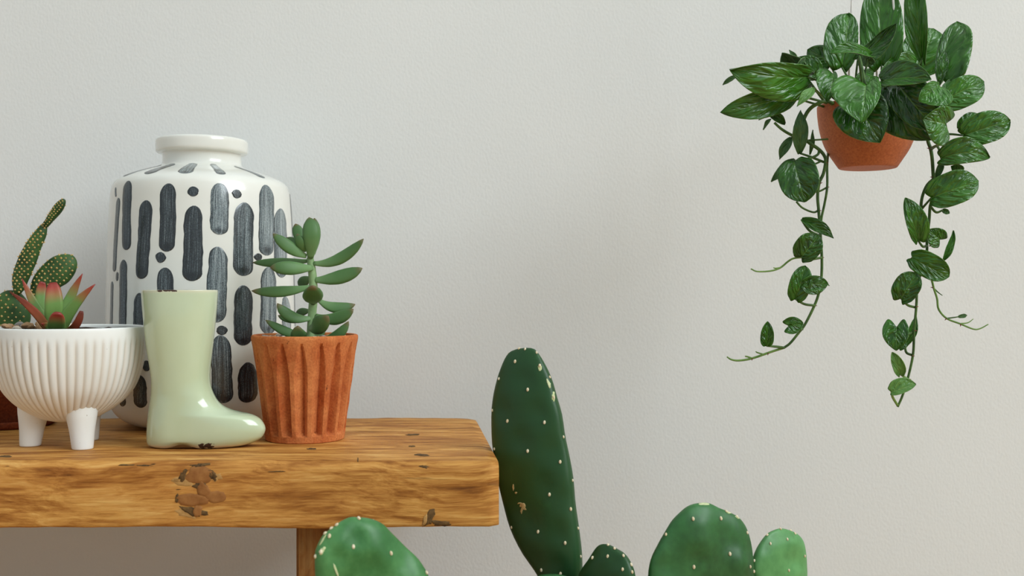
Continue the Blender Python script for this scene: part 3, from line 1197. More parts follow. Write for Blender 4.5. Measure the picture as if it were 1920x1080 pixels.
def areole(bvh, x, y, r, parent):
    p, n = hit(bvh, x, y)
    o = bpy.data.objects.new('areole', am)
    o.location = p + n * r * 0.25
    o.rotation_euler = n.to_track_quat('Z', 'Y').to_euler()
    o.scale = (r * 0.85, r * 1.25, r * 0.8)
    COL.objects.link(o)
    attach(o, parent)


bigc = tag(empty('prickly_pear_cactus', (0.10, 1.12, 0)), 'large prickly pear cactus with smooth green pads standing beside the bench end', 'cactus')
z1 = lambda x, y: (900 + x / 2.4545, 640 + y / 2.4545)
tall_ol = [(973, 653.5), (996, 652.5), (1007, 660), (1022, 685), (1034, 713), (1043, 746), (1052, 778), (1058, 819), (1067, 860), (1074, 901), (1077, 941), (1083, 986), (1088.5, 1031),
           (1090, 1072), (1088, 1110), (1078, 1150), (1058, 1160), (1035, 1120), (1008, 1074), (981, 1035), (959, 990), (945, 941), (936, 901), (931, 868), (926, 836), (924, 803), (924, 766),
           (929, 730), (939, 693), (953, 663)]
tall_in = [z1(*p) for p in ((162, 93), (275, 112), (220, 222), (127, 367), (297, 373), (220, 505), (369, 555), (320, 705), (417, 772), (268, 876), (392, 928), (283, 1053), (371, 1070), (338, 258))]
tall_edge = [z1(*p) for p in ((130, 55), (180, 34), (208, 36), (260, 52), (88, 172), (58, 318), (67, 495), (146, 856), (383, 440), (425, 640), (450, 860), (462, 990), (320, 165))]
pt = pad(bigc, tall_ol, ((985, 700), (1045, 1090)), 1.165, 0.0165, -0.00032, 0.0, 0.26, tall_in, lump=0.0012)  # low tone: shade on this left-turned face put into its colour
b = bvh_of(pt)
for q in tall_in:
    areole(b, *q, 0.0018, pt)
for q in tall_edge:
    areole(b, *q, 0.0014, pt)
for i, (x, y, rx, ry, rot, mat) in enumerate((
        (*z1(317, 197), 3.2, 9, -0.35, SCAR_G), (*z1(337, 257), 3.4, 9.5, -0.05, SCAR_G), (*z1(275, 122), 4, 5.5, 0, SCAR_G),
        (*z1(153, 672), 1.6, 6, 0.0, SCAR), (*z1(165, 697), 2.2, 2.4, 0.0, SCAR), (*z1(197, 756), 5.5, 5, 0.5, SCAR), (*z1(192, 778), 2, 6, 0.1, SCAR),
        (*z1(180, 745), 4, 1.4, -0.2, SCAR), (*z1(205, 770), 3, 3, 0.1, SCAR))):
    decal('scar', x, y, rx, ry, rot, b, mat, pt, 0.5, 0.0004, i + 3)

z3 = lambda x, y: (1060 + x / 4, 900 + y / 4)
z2 = lambda x, y: (560 + x / 6.4, 920 + y / 6.4)
# front left pad, nearer than the bench
fl_ol = [z2(*p) for p in ((195, 780), (215, 690), (250, 610), (300, 530), (380, 465), (440, 420), (500, 372), (570, 335), (640, 315), (760, 322), (860, 335), (950, 365), (1030, 415), (1100, 490), (1200, 590), (1300, 690),
                          (1410, 790), (1480, 880), (1550, 1010))] + [(812, 1115), (815, 1165), (795, 1215), (750, 1255), (700, 1262), (650, 1225), (612, 1160), (593, 1095)]
fl_in = [z2(*p) for p in ((655, 672), (1105, 752), (370, 545), (720, 335), (270, 735), (430, 900), (840, 1000), (1240, 940))]
fl_edge = [z2(*p) for p in ((590, 318), (460, 412), (900, 345), (320, 515), (205, 790), (395, 455), (1530, 985))]
pf = pad(bigc, fl_ol, ((665, 1030), (725, 1190)), 0.96, 0.013, 0.00020, 0.0, 0.60, fl_in, lump=0.0062)
b = bvh_of(pf)
for q in fl_in[:5]:
    areole(b, *q, 0.0018, pf)
for q in fl_edge:
    areole(b, *q, 0.0016, pf)
decal('scar', *z2(275, 725), 5, 9, 0.5, b, SCAR_G, pf, 0.5, 0.0004, 4)
decal('scar', *z2(445, 950), 2.2, 15, -0.35, b, SCAR_G, pf, 0.3, 0.0004, 5)
decal('scar', *z2(290, 590), 1.6, 12, 0.55, b, SCAR_G, pf, 0.3, 0.0004, 6)

sd_ol = [z3(*p) for p in ((105, 715), (130, 660), (180, 590), (230, 510), (270, 482), (320, 485), (370, 512), (440, 558), (490, 630), (518, 715))] + [(1191, 1110), (1184, 1150), (1160, 1180), (1128, 1180), (1100, 1150), (1086, 1110)]
sd_in = [z3(*p) for p in ((205, 583), (318, 572), (430, 670))]
sd_edge = [z3(*p) for p in ((320, 488), (368, 515), (435, 568), (492, 635), (500, 690))]
ps = pad(bigc, sd_ol, ((1132, 1065), (1142, 1140)), 1.10, 0.011, -0.00040, 0.0, 0.20, sd_in, lump=0.0012)  # turned from the light as well, shade painted in by the low tone
b = bvh_of(ps)
for q in sd_in + sd_edge:
    areole(b, *q, 0.0016, ps)

ce_ol = [z3(*p) for p in ((622, 715), (645, 590), (700, 480), (745, 405), (800, 315), (850, 260), (910, 207), (970, 180), (1040, 171), (1090, 178), (1150, 208), (1210, 232), (1290, 272), (1340, 330), (1370, 400), (1390, 480), (1401, 560),
                          (1412, 715))] + [(1411, 1115), (1398, 1160), (1365, 1205), (1318, 1222), (1270, 1200), (1235, 1150), (1218, 1110)]
ce_in = [z3(*p) for p in ((958, 292), (1165, 288), (1233, 554), (963, 652), (700, 715), (1355, 605))]
ce_edge = [z3(*p) for p in ((755, 408), (1205, 235), (1285, 275), (1362, 395), (1385, 650), (1412, 685))]
pc = pad(bigc, ce_ol, ((1318, 1030), (1316, 1140)), 1.12, 0.014, 0.00020, 0.0, 0.46, ce_in, lump=0.0062)
b = bvh_of(pc)
for q in ce_in[:4]:
    areole(b, *q, 0.0019, pc)
for q in ce_edge:
    areole(b, *q, 0.0015, pc)
decal('scar', *z3(1040, 180), 10, 2.2, 0, b, SCAR_G, pc, 0.3, 0.0004, 8)
decal('scar', *z3(1225, 240), 6, 2.6, 0.5, b, SCAR_G, pc, 0.4, 0.0004, 9)
decal('scar', *z3(1290, 278), 5, 2.2, 0.6, b, SCAR_G, pc, 0.4, 0.0004, 10)

ri_ol = [z3(*p) for p in ((1408, 715), (1414, 615), (1440, 530), (1480, 460), (1520, 408), (1560, 382), (1620, 363), (1690, 380), (1740, 408), (1775, 460), (1792, 550), (1798, 640), (1800, 715))] + [(1506, 1115), (1485, 1160), (1455, 1165), (1425, 1130)]
ri_in = [z3(*p) for p in ((1537, 476), (1664, 444), (1675, 678), (1450, 560))]
ri_edge = [z3(*p) for p in ((1613, 368), (1515, 413), (1722, 402), (1418, 605), (1794, 570), (1690, 380))]
pr = pad(bigc, ri_ol, ((1462, 1040), (1464, 1110)), 1.165, 0.011, 0.00045, 0.0, 0.76, ri_in, lump=0.0015)
b = bvh_of(pr)
for q in ri_in[:3] + ri_edge:
    areole(b, *q, 0.0014, pr)

# pads lower down that carry the ones in view
def ell(cx, cy, rx, ry, rot=0.0, n=18):
    out = []
    for i in range(n):
        a = 2 * PI * i / n
        x, y = rx * math.cos(a), ry * math.sin(a)
        out.append((cx + x * math.cos(rot) - y * math.sin(rot), cy + x * math.sin(rot) + y * math.cos(rot)))
    return out


pad(bigc, ell(1030, 1242, 120, 166, 0.05), ((1028, 1180), (1036, 1320)), 1.10, 0.019, 0, 0, .45)
pad(bigc, ell(1185, 1300, 120, 190, 0.5), ((1210, 1240), (1150, 1370)), 1.125, 0.019, 0, 0, .45)
pad(bigc, ell(1330, 1285, 150, 85, -0.35), ((1270, 1305), (1390, 1260)), 1.14, 0.017, 0, 0, .5)
pad(bigc, ell(880, 1300, 190, 90, 0.35), ((800, 1270), (960, 1330)), 1.02, 0.017, 0.00035, 0, .5)
pad(bigc, ell(1080, 1470, 120, 170, 0.1), ((1080, 1400), (1080, 1530)), 1.11, 0.024, 0, 0, .4)
PX, PY = P(1080, 1500, 1.11).x, 1.13
lathe('pot', [(0.075, 0.0), (0.08, 0.002), (0.105, 0.10), (0.112, 0.102), (0.114, 0.13), (0.110, 0.132), (0.104, 0.13), (0.10, 0.105), (0, 0.10)], PX, PY, TERRA, bigc, 64)
soil_disc('soil', PX, PY, 0.101, 0.110, bigc, 0.002, 5)

# ------------------------------------------------------------------ small spiny cactus in the bowl
SD = 1.252
sc_ = tag(empty('spiny_cactus', (*P(28, 612, SD).xy, ZS)), 'small dark green cactus with tan spine tufts at the left of the white bowl', 'cactus')
spm = []


def spines(obj, sites, r=0.0011):
    """wool tufts with short bristles at (point, normal) sites, joined"""
    verts, faces = [], []
    for (p, n) in sites:
        q = n.to_track_quat('Z', 'Y')
        k = len(verts)
        rr = r * random.uniform(0.8, 1.2)
        for (x, y, z) in ((1, 0, 0), (0, 1, 0), (-1, 0, 0), (0, -1, 0), (0, 0, 1.2)):
            verts.append(p + q @ Vector((x, y, z)) * rr)
        faces += [(k + i, k + (i + 1) % 4, k + 4) for i in range(4)]
        for _ in range(4):
            d = (q @ Vector((random.uniform(-.8, .8), random.uniform(-.8, .8), 1))).normalized()
            k = len(verts)
            e = d.orthogonal().normalized() * 0.00018
            verts.extend([p + e, p - e, p + d * 0.0028])
            faces.append((k, k + 1, k + 2))
    o = build('spine_tufts', verts, faces, AREOLE_T, obj, False)
    o['kind'] = 'stuff'


def sites_of(o, step, seed=0):
    bv = bvh_of(o)
    off = world_loc(o)
    xs = [(v.co + off) for v in o.data.vertices]
    out = []
    lo = [min(p[i] for p in xs) for i in range(3)]
    hi = [max(p[i] for p in xs) for i in range(3)]
    for side in (1, -1):
        row = 0
        z = lo[2]
        while z < hi[2]:
            x = lo[0] + (step / 2 if row % 2 else 0)
            while x < hi[0]:
                xx, zz = x + random.uniform(-.12, .12) * step, z + random.uniform(-.12, .12) * step
                st = Vector((xx, lo[1] - 0.05, zz)) if side == 1 else Vector((xx, hi[1] + 0.05, zz))
                l, n, i, d = bv.ray_cast(st, Vector((0, side, 0)))
                if l is not None:
                    if n.y * side > 0:
                        n = -n
                    out.append((l, n))
                x += step
            z += step * 0.62
            row += 1
    # the rim
    return out


lower_ol = [(-22, 600), (-18, 575), (-5, 556), (12, 545), (32, 546), (48, 560), (56, 582), (56, 604), (46, 622), (20, 632), (-8, 624)]
p1_ = pad(sc_, lower_ol, ((18, 575), (18, 605)), SD, 0.011, 0.0001, 0, .3, mat=SCACT, lump=0.001)
tall2 = [zr(*p) for p in ((100, 720), (80, 660), (80, 600), (100, 530), (130, 455), (165, 395), (195, 350), (235, 300), (268, 268), (292, 274), (298, 300), (290, 350), (268, 400), (250, 450), (232, 505), (205, 570), (180, 625), (150, 690))]
p2_ = pad(sc_, tall2, (zr(150, 610), zr(262, 320)), SD - 0.006, 0.0075, 0.0001, 0, .3, mat=SCACT, lump=0.0004)
top2 = [zr(*p) for p in ((268, 285), (275, 262), (295, 235), (320, 190), (350, 145), (380, 118), (402, 110), (414, 122), (410, 150), (390, 190), (360, 225), (330, 255), (305, 285), (285, 295))]
p3_ = pad(sc_, top2, (zr(300, 262), zr(392, 138)), SD - 0.006, 0.0055, 0, 0, .3, mat=SCACT, lump=0.0003)
right2 = [zr(*p) for p in ((200, 730), (192, 680), (203, 625), (235, 570), (280, 520), (335, 478), (385, 462), (430, 460), (465, 472), (486, 505), (486, 545), (468, 592), (430, 640), (385, 668), (330, 700), (270, 740), (230, 755))]
p4_ = pad(sc_, right2, (zr(270, 650), zr(410, 530)), SD + 0.008, 0.008, 0.00015, 0, .3, mat=SCACT, lump=0.0006)
for o, st in ((p1_, 0.0085), (p2_, 0.0060), (p3_, 0.0042), (p4_, 0.0068)):
    spines(o, sites_of(o, st * 0.92), 0.0013 if o is not p3_ else 0.0009)

# ------------------------------------------------------------------ hanging plant
HX, HD, HS = (1627 - 960) * 0.000625, 1.25, 0.000625
hang = tag(empty('hanging_plant', P(1627, 313, HD)), 'trailing leafy green vine in a hanging terracotta pot on white cord', 'hanging plant')
hz = lambda y: EYE + (540 - y) * HS
hp = [(46, 316), (51, 315.5), (54, 313), (62, 301), (70, 289), (77, 276), (83, 260), (88, 240), (91, 218), (92, 202), (91.5, 198), (89, 197), (86, 198), (85, 206), (84, 220)]
lathe('pot', [(p.x, p.y) for p in catmull([(r * HS, hz(y), 0) for r, y in hp], 3)], HX, HD, TERRA_H, hang, 80)
soil_disc('soil', HX, HD, 84.5 * HS, hz(206), hang, 0.002, 12)
APX = Vector((HX, HD, 1.454))
for deg in (187, 150, 120):
    a = math.radians(deg)
    rim = Vector((HX + 0.0552 * math.sin(a), HD - 0.0552 * math.cos(a), hz(200)))
    tube('hanger_cord', [rim, rim.lerp(APX, 0.5), APX], 0.0013, CORD, hang, 8, 2)
tube('hanger_cord', [APX, APX + Vector((0, 0, 0.5)), Vector((HX, HD, CEIL - 0.001))], 0.0013, CORD, hang, 8, 2)

SHAPE = [(0, .56), (.05, .74), (.12, .88), (.22, .97), (.34, 1.0), (.46, .99), (.58, .93), (.70, .80), (.80, .64), (.88, .46), (.94, .28), (.975, .13), (1, .012)]
NARROW = [(0, .20), (.06, .42), (.16, .70), (.3, .93), (.45, 1.0), (.6, .92), (.75, .68), (.88, .36), (.95, .16), (1, .012)]
SHEART = [(0, .82), (.08, .94), (.2, 1.0), (.34, 1.0), (.48, .94), (.62, .81), (.75, .63), (.86, .42), (.93, .24), (.97, .11), (1, .012)]

ROUND = [(0, .52), (.05, .72), (.12, .87), (.22, .96), (.34, 1.0), (.5, 1.0), (.62, .96), (.74, .86), (.84, .70), (.91, .52), (.96, .31), (.985, .16), (1, .02)]


def vleaf(b, t, Db, Dt, wl, wr, roll=0.0, fold=0.18, bend=0.10, mat=None, shape=SHAPE, lobe=0.10, sway=0.0, tone=0.5, pet=None, pet_r=0.0013, curl=0.0, seed=None):
    """leaf of the vine: base and tip pixels with their depths; wl, wr = half widths in pixels left and right of the midrib (base -> tip)"""
    global LSEED
    LSEED += 1
    sd = LSEED
    B, T = P(*b, Db), P(*t, Dt)
    a = T - B
    L = a.length
    a.normalize()
    n0 = CAM - (B + T) * 0.5
    n0 = (n0 - a * n0.dot(a)).normalized()
    s = a.cross(n0)
    R = Matrix.Rotation(roll, 3, a)
    s, n = R @ s, R @ n0
    px = (Db + Dt) / 2 / F / max(0.25, math.cos(roll))
    NU, NV = 22, 21
    verts, faces, at = [], [], []
    for i in range(NU):
        u = i / (NU - 1)
        u = u ** 0.9
        f = lerp_table(shape, u)
        for j in range(NV):
            v = -1 + 2 * j / (NV - 1)
            w = (wr if v > 0 else wl) * px
            av = abs(v)
            # basal lobes reach back past the stalk
            back = -lobe * L * (math.sin(min(av * 1.15, 1) * PI * 0.5)) * (1 - u) ** 4 + lobe * 0.55 * L * (av ** 6) * (1 - u) ** 5
            mid = B + a * (u * L + back) + s * (sway * L * (4 * u * (1 - u)))
            off = w * f * v
            h = fold * w * f * (av ** 1.25)
            h += -bend * L * (2 * u - 1) ** 2 + bend * L
            h += curl * w * (av ** 2.5) * f
            lat = 9.0 * u - 3.4 * av
            q = 0.004 * L * math.sin(2 * PI * lat) * av * (1 - av) * 1.6
            q += 0.03 * L * noise.noise(Vector((u * 2.6, v * 2.2, sd * 3.3))) * (0.3 + av)
            q += 0.022 * L * av ** 3 * math.sin(u * 9 + sd)
            verts.append(mid + s * off + n * (h + q - bend * L * 0.5))
            at.append((v, u, tone))
    for i in range(NU - 1):
        for j in range(NV - 1):
            k = i * NV + j
            faces.append((k, k + 1, k + NV + 1, k + NV))
    o = build('leaf', verts, faces, mat or LEAF, hang, attr=at)
    o.data.materials.append(LEAF_U)
    sol = o.modifiers.new('thickness', 'SOLIDIFY')
    sol.thickness = 0.0006
    sol.offset = -1 if True else 0
    sol.material_offset = 1
    sol.material_offset_rim = 0
    if pet:
        base = verts[NV // 2]
        pts = [P(x, y, d) for x, y, d in pet] + [Vector(base)]
        tube('petiole', pts, [pet_r * 1.15] * (len(pts) - 1) + [pet_r * 0.85], VINE if mat is not LEAF_Y else VINE_Y, o, 7, 5)
    return o


LSEED = 0
C = HD
# crown -------------------------------------------------------------
vleaf((1382, 142), (1354, 159), 1.24, 1.25, 4, 5, .3, .3, .1, LEAF_U, NARROW, 0)
vleaf((1488, 176), (1357, 212), 1.215, 1.185, 27, 30, -.25, .15, .12, tone=.46, pet=[(1560, 196, 1.235), (1525, 186, 1.22)])
vleaf((1489, 181), (1424, 223), 1.235, 1.225, 9, 20, .2, .2, .1, LEAF_U, NARROW, .02, pet=[(1545, 200, 1.235)])
vleaf((1473, 232), (1438, 213), 1.225, 1.22, 7, 9, .4, .5, .1, None, NARROW, .02, tone=.3)
vleaf((1445, 222), (1431, 243), 1.222, 1.22, 3, 4, .4, .3, .1, LEAF_U, NARROW, 0)
vleaf((1520, 147), (1374, 134), 1.20, 1.165, 44, 27, -.2, .12, .13, tone=.56, pet=[(1575, 196, 1.235), (1550, 160, 1.22)])
vleaf((1496, 133), (1466, 97), 1.228, 1.20, 20, 22, -.3, .6, -.1, LEAF_U, SHEART, .1, tone=.42, pet=[(1545, 190, 1.24), (1515, 150, 1.235)])
vleaf((1493, 136), (1512, 117), 1.205, 1.215, 17, 12, .5, .6, .1, LEAF_U, SHAPE, .1, tone=.4)
vleaf((1496, 120), (1480, 93), 1.21, 1.21, 4, 5, .2, .5, .2, LEAF_U, NARROW, 0, tone=.5)
vleaf((1530, 142), (1497, 107), 1.255, 1.26, 20, 22, .2, .2, .1, tone=.55)
vleaf((1556, 118), (1514, 92), 1.29, 1.30, 24, 22, .15, .15, .1, tone=.42, pet=[(1590, 198, 1.26)])
vleaf((1580, 124), (1591, 23), 1.265, 1.275, 40, 22, .2, .12, .10, tone=.52, shape=ROUND, pet=[(1603, 198, 1.255), (1596, 160, 1.26)])
vleaf((1652, 119), (1648, -42), 1.275, 1.29, 36, 42, -.1, .14, .08, tone=.62, pet=[(1648, 198, 1.25), (1653, 160, 1.265)])
vleaf((1610, 111), (1682, 45), 1.235, 1.21, 11, 24, -.5, .25, -.08, tone=.30, pet=[(1608, 198, 1.24), (1605, 150, 1.24)])
vleaf((1632, 101), (1556, 96), 1.215, 1.20, 12, 9, .9, .5, .10, tone=.62, pet=[(1625, 200, 1.23), (1620, 150, 1.22)])
vleaf((1618, 108), (1640, 118), 1.222, 1.215, 12, 10, .6, .4, .10, LEAF_U, tone=.4)
vleaf((1722, 132), (1752, 52), 1.30, 1.31, 44, 38, .1, .12, .08, tone=.6, shape=ROUND, pet=[(1670, 200, 1.265), (1705, 165, 1.285)])
vleaf((1720, 118), (1654, 134), 1.29, 1.26, 26, 24, .2, .15, .08, tone=.66)
vleaf((1728, 108), (1714, -62), 1.245, 1.24, 22, 19, -.30, .45, .06, tone=.56, shape=NARROW, pet=[(1690, 200, 1.25), (1716, 135, 1.248)])
vleaf((1768, 148), (1794, 37), 1.235, 1.25, 14, 46, -.15, .10, .08, tone=.5, shape=ROUND, sway=-.06, pet=[(1700, 205, 1.245), (1745, 178, 1.24)])
vleaf((1764, 152), (1774, 93), 1.23, 1.235, 15, 7, .5, .3, .06, tone=.28, shape=NARROW)
vleaf((1768, 188), (1847, 151), 1.225, 1.225, 26, 31, -.1, .10, .10, tone=.64, shape=ROUND, pet=[(1700, 210, 1.24), (1740, 196, 1.235)])
vleaf((1764, 186), (1780, 149), 1.222, 1.23, 8, 10, .3, .3, .06, LEAF_U, NARROW, 0, tone=.4)
vleaf((1652, 150), (1745, 147), 1.165, 1.135, 28, 16, -.6, .25, .10, tone=.30, pet=[(1640, 200, 1.235), (1640, 170, 1.215)])
vleaf((1762, 160), (1724, 189), 1.145, 1.14, 40, 16, .2, .18, .10, tone=.62, pet=[(1690, 205, 1.24), (1735, 170, 1.22)])
vleaf((1640, 140), (1600, 160), 1.25, 1.23, 16, 16, .3, .2, .1, tone=.4)
vleaf((1563, 134), (1553, 188), 1.205, 1.185, 9, 32, -.2, .12, .16, tone=.50, pet=[(1590, 200, 1.235), (1555, 175, 1.22)])
vleaf((1526, 163), (1495, 197), 1.19, 1.18, 11, 8, .25, .3, .12, LEAF_Y, NARROW, .02, tone=.5, pet=[(1560, 196, 1.22)])
vleaf((1530, 170), (1488, 174), 1.215, 1.21, 7, 7, .3, .3, .1, LEAF_U, NARROW, 0, tone=.55)
vleaf((1668, 158), (1750, 262), 1.185, 1.165, 46, 62, .15, .10, .12, tone=.18, shape=SHEART, pet=[(1640, 205, 1.225), (1650, 165, 1.20)])
vleaf((1602, 190), (1650, 266), 1.180, 1.165, 46, 50, -.15, .10, .12, tone=.22, shape=SHEART, pet=[(1610, 206, 1.225)])
vleaf((1684, 160), (1755, 244), 1.165, 1.150, 42, 34, .1, .16, .12, tone=.20, pet=[(1650, 205, 1.225), (1660, 165, 1.19)])
vleaf((1624, 155), (1616, 227), 1.165, 1.145, 28, 62, 0, .10, .14, tone=.62, shape=SHEART, lobe=.22, pet=[(1622, 200, 1.225), (1611, 110, 1.20), (1616, 125, 1.185)])
# right hand trail ---------------------------------------------------
vleaf((1803, 243), (1836, 213), 1.222, 1.222, 18, 20, .1, .12, .1, tone=.48)
vleaf((1808, 253), (1896, 226), 1.205, 1.20, 31, 29, -.1, .10, .1, tone=.54, shape=ROUND, pet=[(1750, 262, 1.225), (1775, 252, 1.215)])
vleaf((1767, 297), (1858, 295), 1.19, 1.19, 30, 20, -.1, .12, .12, tone=.40, sway=-.10, pet=[(1745, 280, 1.21), (1758, 275, 1.20)])
vleaf((1775, 233), (1733, 224), 1.140, 1.130, 42, 32, .1, .16, .12, tone=.48, shape=SHEART, lobe=.30, pet=[(1745, 278, 1.21), (1775, 262, 1.165)])
vleaf((1800, 326), (1784, 312), 1.205, 1.20, 9, 12, .3, .4, .1, tone=.44)
vleaf((1755, 334), (1767, 299), 1.205, 1.205, 6, 6, .3, .6, .1, LEAF_U, NARROW, 0, tone=.3)
vleaf((1748, 370), (1837, 338), 1.195, 1.19, 34, 29, -.05, .10, .12, tone=.46, shape=ROUND, pet=[(1728, 392, 1.215)])
vleaf((1768, 394), (1781, 400), 1.215, 1.215, 5, 5, 0, .2, .1, tone=.4, pet=[(1743, 385, 1.215), (1755, 398, 1.215)])
vleaf((1722, 451), (1698, 371), 1.195, 1.19, 13, 26, .15, .14, .08, tone=.48, pet=[(1738, 461, 1.212), (1730, 462, 1.205)])
vleaf((1763, 450), (1741, 431), 1.205, 1.20, 20, 18, .1, .15, .1, tone=.50, shape=SHEART, lobe=.28)
vleaf((1769, 489), (1788, 432), 1.20, 1.20, 5, 8, .25, .3, .06, tone=.54, shape=NARROW, sway=.03, lobe=0, pet=[(1738, 478, 1.212)])
vleaf((1710, 484), (1780, 520), 1.195, 1.185, 26, 21, .1, .12, .12, tone=.50, shape=ROUND, pet=[(1722, 515, 1.215), (1708, 497, 1.208)])
vleaf((1690, 560), (1719, 511), 1.20, 1.195, 27, 21, .1, .12, .1, tone=.34, shape=ROUND, lobe=.18, pet=[(1715, 576, 1.215), (1702, 572, 1.21)])
vleaf((1698, 648), (1718, 592), 1.222, 1.222, 6, 10, .3, .3, .06, tone=.44, shape=NARROW)
vleaf((1681, 613), (1681, 657), 1.20, 1.195, 22, 25, .05, .16, .1, tone=.42, shape=SHEART, lobe=.38, pet=[(1713, 622, 1.215), (1700, 626, 1.212)])
vleaf((1697, 642), (1688, 657), 1.215, 1.215, 6, 6, .2, .3, .1, tone=.58, pet=[(1710, 666, 1.215), (1699, 660, 1.215)])
vleaf((1688, 702), (1673, 661), 1.205, 1.20, 9, 13, .1, .25, .08, LEAF_Y, SHAPE, .14, tone=.34, pet=[(1702, 711, 1.213)])
vleaf((1672, 735), (1718, 720), 1.20, 1.20, 20, 9, -.1, .2, .1, LEAF_Y, SHAPE, .1, tone=.30, pet=[(1683, 760, 1.213), (1674, 745, 1.207)])
# left hand trail ----------------------------------------------------
vleaf((1484, 257), (1461, 298), 1.225, 1.225, 9, 9, .3, .3, .1, LEAF_U, NARROW, 0, tone=.36, pet=[(1504, 248, 1.215)])
vleaf((1500, 287), (1502, 206), 1.205, 1.20, 16, 13, .2, .3, .08, LEAF_U, NARROW, .04, tone=.24, pet=[(1545, 304, 1.215), (1520, 294, 1.212)])
vleaf((1519, 290), (1525, 243), 1.235, 1.235, 4, 4, .3, .3, .1, LEAF_U, NARROW, 0, tone=.32)
vleaf((1512, 306), (1525, 303), 1.225, 1.225, 5, 4, .2, .3, .1, LEAF_U, NARROW, 0, tone=.36)
vleaf((1490, 297), (1446, 340), 1.225, 1.225, 12, 9, .2, .3, .1, LEAF_U, NARROW, 0, tone=.36)
vleaf((1488, 302), (1509, 378), 1.195, 1.185, 38, 36, .05, .14, .1, tone=.30, shape=ROUND, lobe=.06, pet=[(1536, 281, 1.215), (1532, 291, 1.212), (1510, 299, 1.205)])
vleaf((1503, 411), (1564, 446), 1.205, 1.20, 15, 8, -.2, .3, .1, tone=.38, shape=NARROW, lobe=0, pet=[(1538, 442, 1.212), (1520, 434, 1.21), (1511, 424, 1.208)])
vleaf((1503, 482), (1536, 441), 1.20, 1.195, 27, 22, .1, .12, .1, tone=.32, shape=ROUND, lobe=.16, pet=[(1541, 483, 1.212), (1520, 486, 1.208)])
vleaf((1492, 561), (1510, 498), 1.20, 1.195, 20, 20, .1, .14, .1, tone=.42, shape=ROUND, lobe=.10, pet=[(1528, 573, 1.212), (1508, 570, 1.208)])
vleaf((1508, 532), (1553, 532), 1.193, 1.195, 16, 20, .1, .16, .1, tone=.36, lobe=.12)
vleaf((1479, 611), (1506, 606), 1.20, 1.20, 16, 16, .1, .18, .1, tone=.42, shape=SHEART, lobe=.42, pet=[(1505, 617, 1.212), (1492, 619, 1.208)])
vleaf((1438, 649), (1440, 603), 1.20, 1.195, 13, 12, .1, .2, .08, tone=.44, shape=SHAPE, lobe=.03, pet=[(1471, 652, 1.212), (1455, 650, 1.21)])


def vine(pts, rad, mat=None, D=1.213):
    return tube('vine', [P(p[0], p[1], p[2] if len(p) > 2 else D) for p in pts], rad, mat or VINE, hang, 8, 5)


vine([(1575, 200, 1.235), (1550, 190, 1.21), (1530, 196, 1.208), (1516, 207), (1507, 224), (1504, 240), (1504, 252), (1515, 266), (1534, 279), (1545, 291), (1548, 303), (1544, 325), (1536, 343),
      (1533, 368), (1535, 395), (1537, 420), (1539, 450), (1541, 485), (1540, 522), (1535, 550), (1527, 573), (1510, 607), (1499, 622), (1482, 643), (1470, 652)], [0.0021, 0.0022, 0.0020, 0.0019, 0.0017, 0.0016, 0.0014])
vine([(1470, 652), (1445, 660), (1410, 672), (1385, 676), (1371, 674), (1363, 669)], [0.0014, 0.0013, 0.0012, 0.0008], VINE_Y)
vine([(1430, 664), (1420, 661), (1417, 659)], [.0009, .0007], VINE_Y)
vine([(1410, 672), (1402, 669), (1397, 668)], [.0012, .0008], VINE_Y)
vine([(1504, 252), (1492, 256), (1478, 250), (1464, 241), (1452, 230)], [0.0019, .0017, .0015])
vine([(1605, 200, 1.29), (1592, 196, 1.318), (1570, 240, 1.318), (1556, 272, 1.29), (1551, 305, 1.235), (1551, 350), (1546, 382), (1541, 405), (1539, 422)], [0.0016, 0.0015, 0.0014])
vine([(1552, 261, 1.22), (1535, 262), (1516, 263)], .0011)
vine([(1551, 351), (1538, 358), (1524, 361)], .0011)
vine([(1535, 394), (1525, 398), (1505, 390), (1493, 378)], .0012)
vine([(1538, 303), (1528, 307), (1521, 302)], .0011)
vine([(1514, 482), (1490, 484), (1478, 490), (1463, 502), (1445, 508), (1420, 509), (1408, 504)], [.0011, .0011, .0008], VINE_Y)
vine([(1463, 502), (1455, 503), (1450, 502)], [.0010, .0006], VINE_Y)
vine([(1553, 533, 1.20), (1549, 530, 1.205), (1555, 536, 1.205)], .0006)
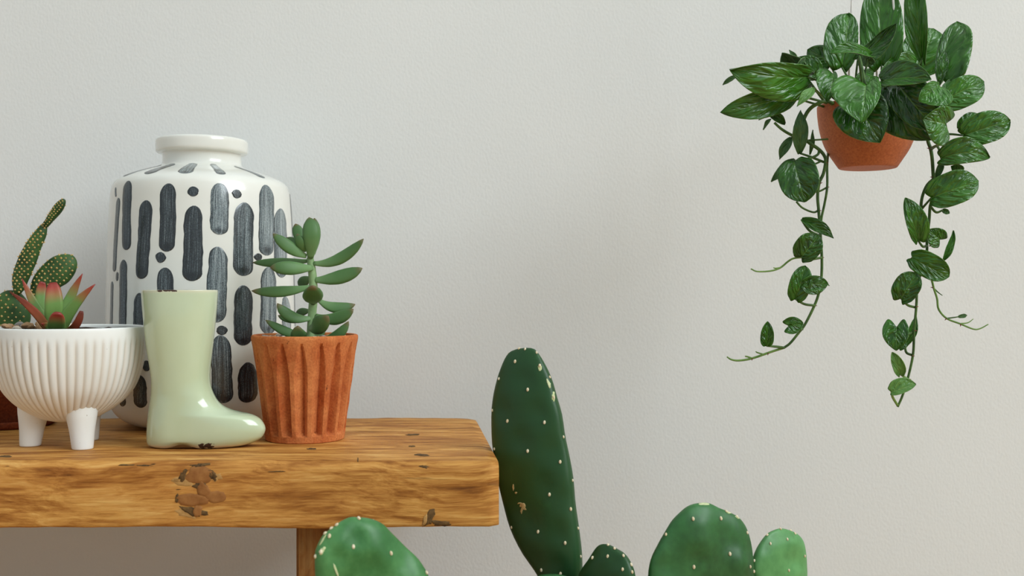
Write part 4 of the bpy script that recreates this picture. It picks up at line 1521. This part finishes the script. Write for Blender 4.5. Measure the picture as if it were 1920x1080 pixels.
vine([(1690, 204, 1.235), (1735, 240, 1.215), (1740, 265), (1745, 280), (1748, 300), (1750, 333), (1752, 350), (1749, 375), (1744, 386), (1742, 415), (1738, 445), (1738, 470), (1734, 498), (1726, 516), (1720, 535),
      (1718, 575), (1714, 620), (1712, 664), (1702, 710), (1692, 742), (1683, 763)], [0.0021, 0.0020, 0.0017, 0.0016, 0.0015, 0.0014])
vine([(1752, 334), (1738, 348), (1729, 370), (1727, 393), (1732, 412), (1739, 432)], .0018)
vine([(1750, 334), (1760, 336), (1772, 336)], .0013)
vine([(1767, 296, 1.20), (1760, 312), (1752, 333)], .0013)
vine([(1736, 498), (1746, 522), (1751, 541), (1757, 560), (1760, 580), (1775, 597), (1800, 607), (1825, 617), (1838, 616), (1853, 608)], [.0013, .0012, .0011, .0006], VINE_Y)
vine([(1751, 541), (1760, 549), (1767, 554)], [.0010, .0004])
vleaf((1797, 594), (1814, 591), 1.213, 1.213, 4, 4, 0, .3, .1, LEAF_U, NARROW, 0, pet=[(1776, 597, 1.213)], pet_r=.0008)
vine([(1800, 607), (1815, 605), (1825, 598)], [.0009, .0004], VINE_Y)
# small red brown nubs at the joints
nb = bpy.data.meshes.new('node_nub')
bm = bmesh.new()
bmesh.ops.create_cone(bm, segments=6, radius1=1.0, radius2=0.25, depth=2.2, cap_ends=True)
bm.to_mesh(nb)
bm.free()
nb.materials.append(NODE)
for (x, y, a) in ((1551, 305, -1.4), (1540, 343, -1.2), (1553, 351, -1.3), (1538, 395, -1.4), (1543, 483, -1.5), (1530, 573, -1.7), (1740, 278, 1.4), (1746, 332, 1.5), (1745, 461, -1.5), (1720, 575, -1.5), (1717, 620, -1.5),
                  (1713, 667, -1.8), (1706, 711, -1.7), (1724, 392, 1.2), (1773, 599, 2.4), (1801, 610, 3.0), (1747, 539, 1.4), (1440, 664, 3.0), (1410, 674, 3.0), (1508, 225, -1.5), (1535, 279, -.8)):
    o = bpy.data.objects.new('node_nub', nb)
    o.location = P(x, y, 1.212)
    o.rotation_euler = (0, -a, 0)
    o.scale = (0.0009, 0.0009, 0.0013)
    COL.objects.link(o)
    attach(o, hang)
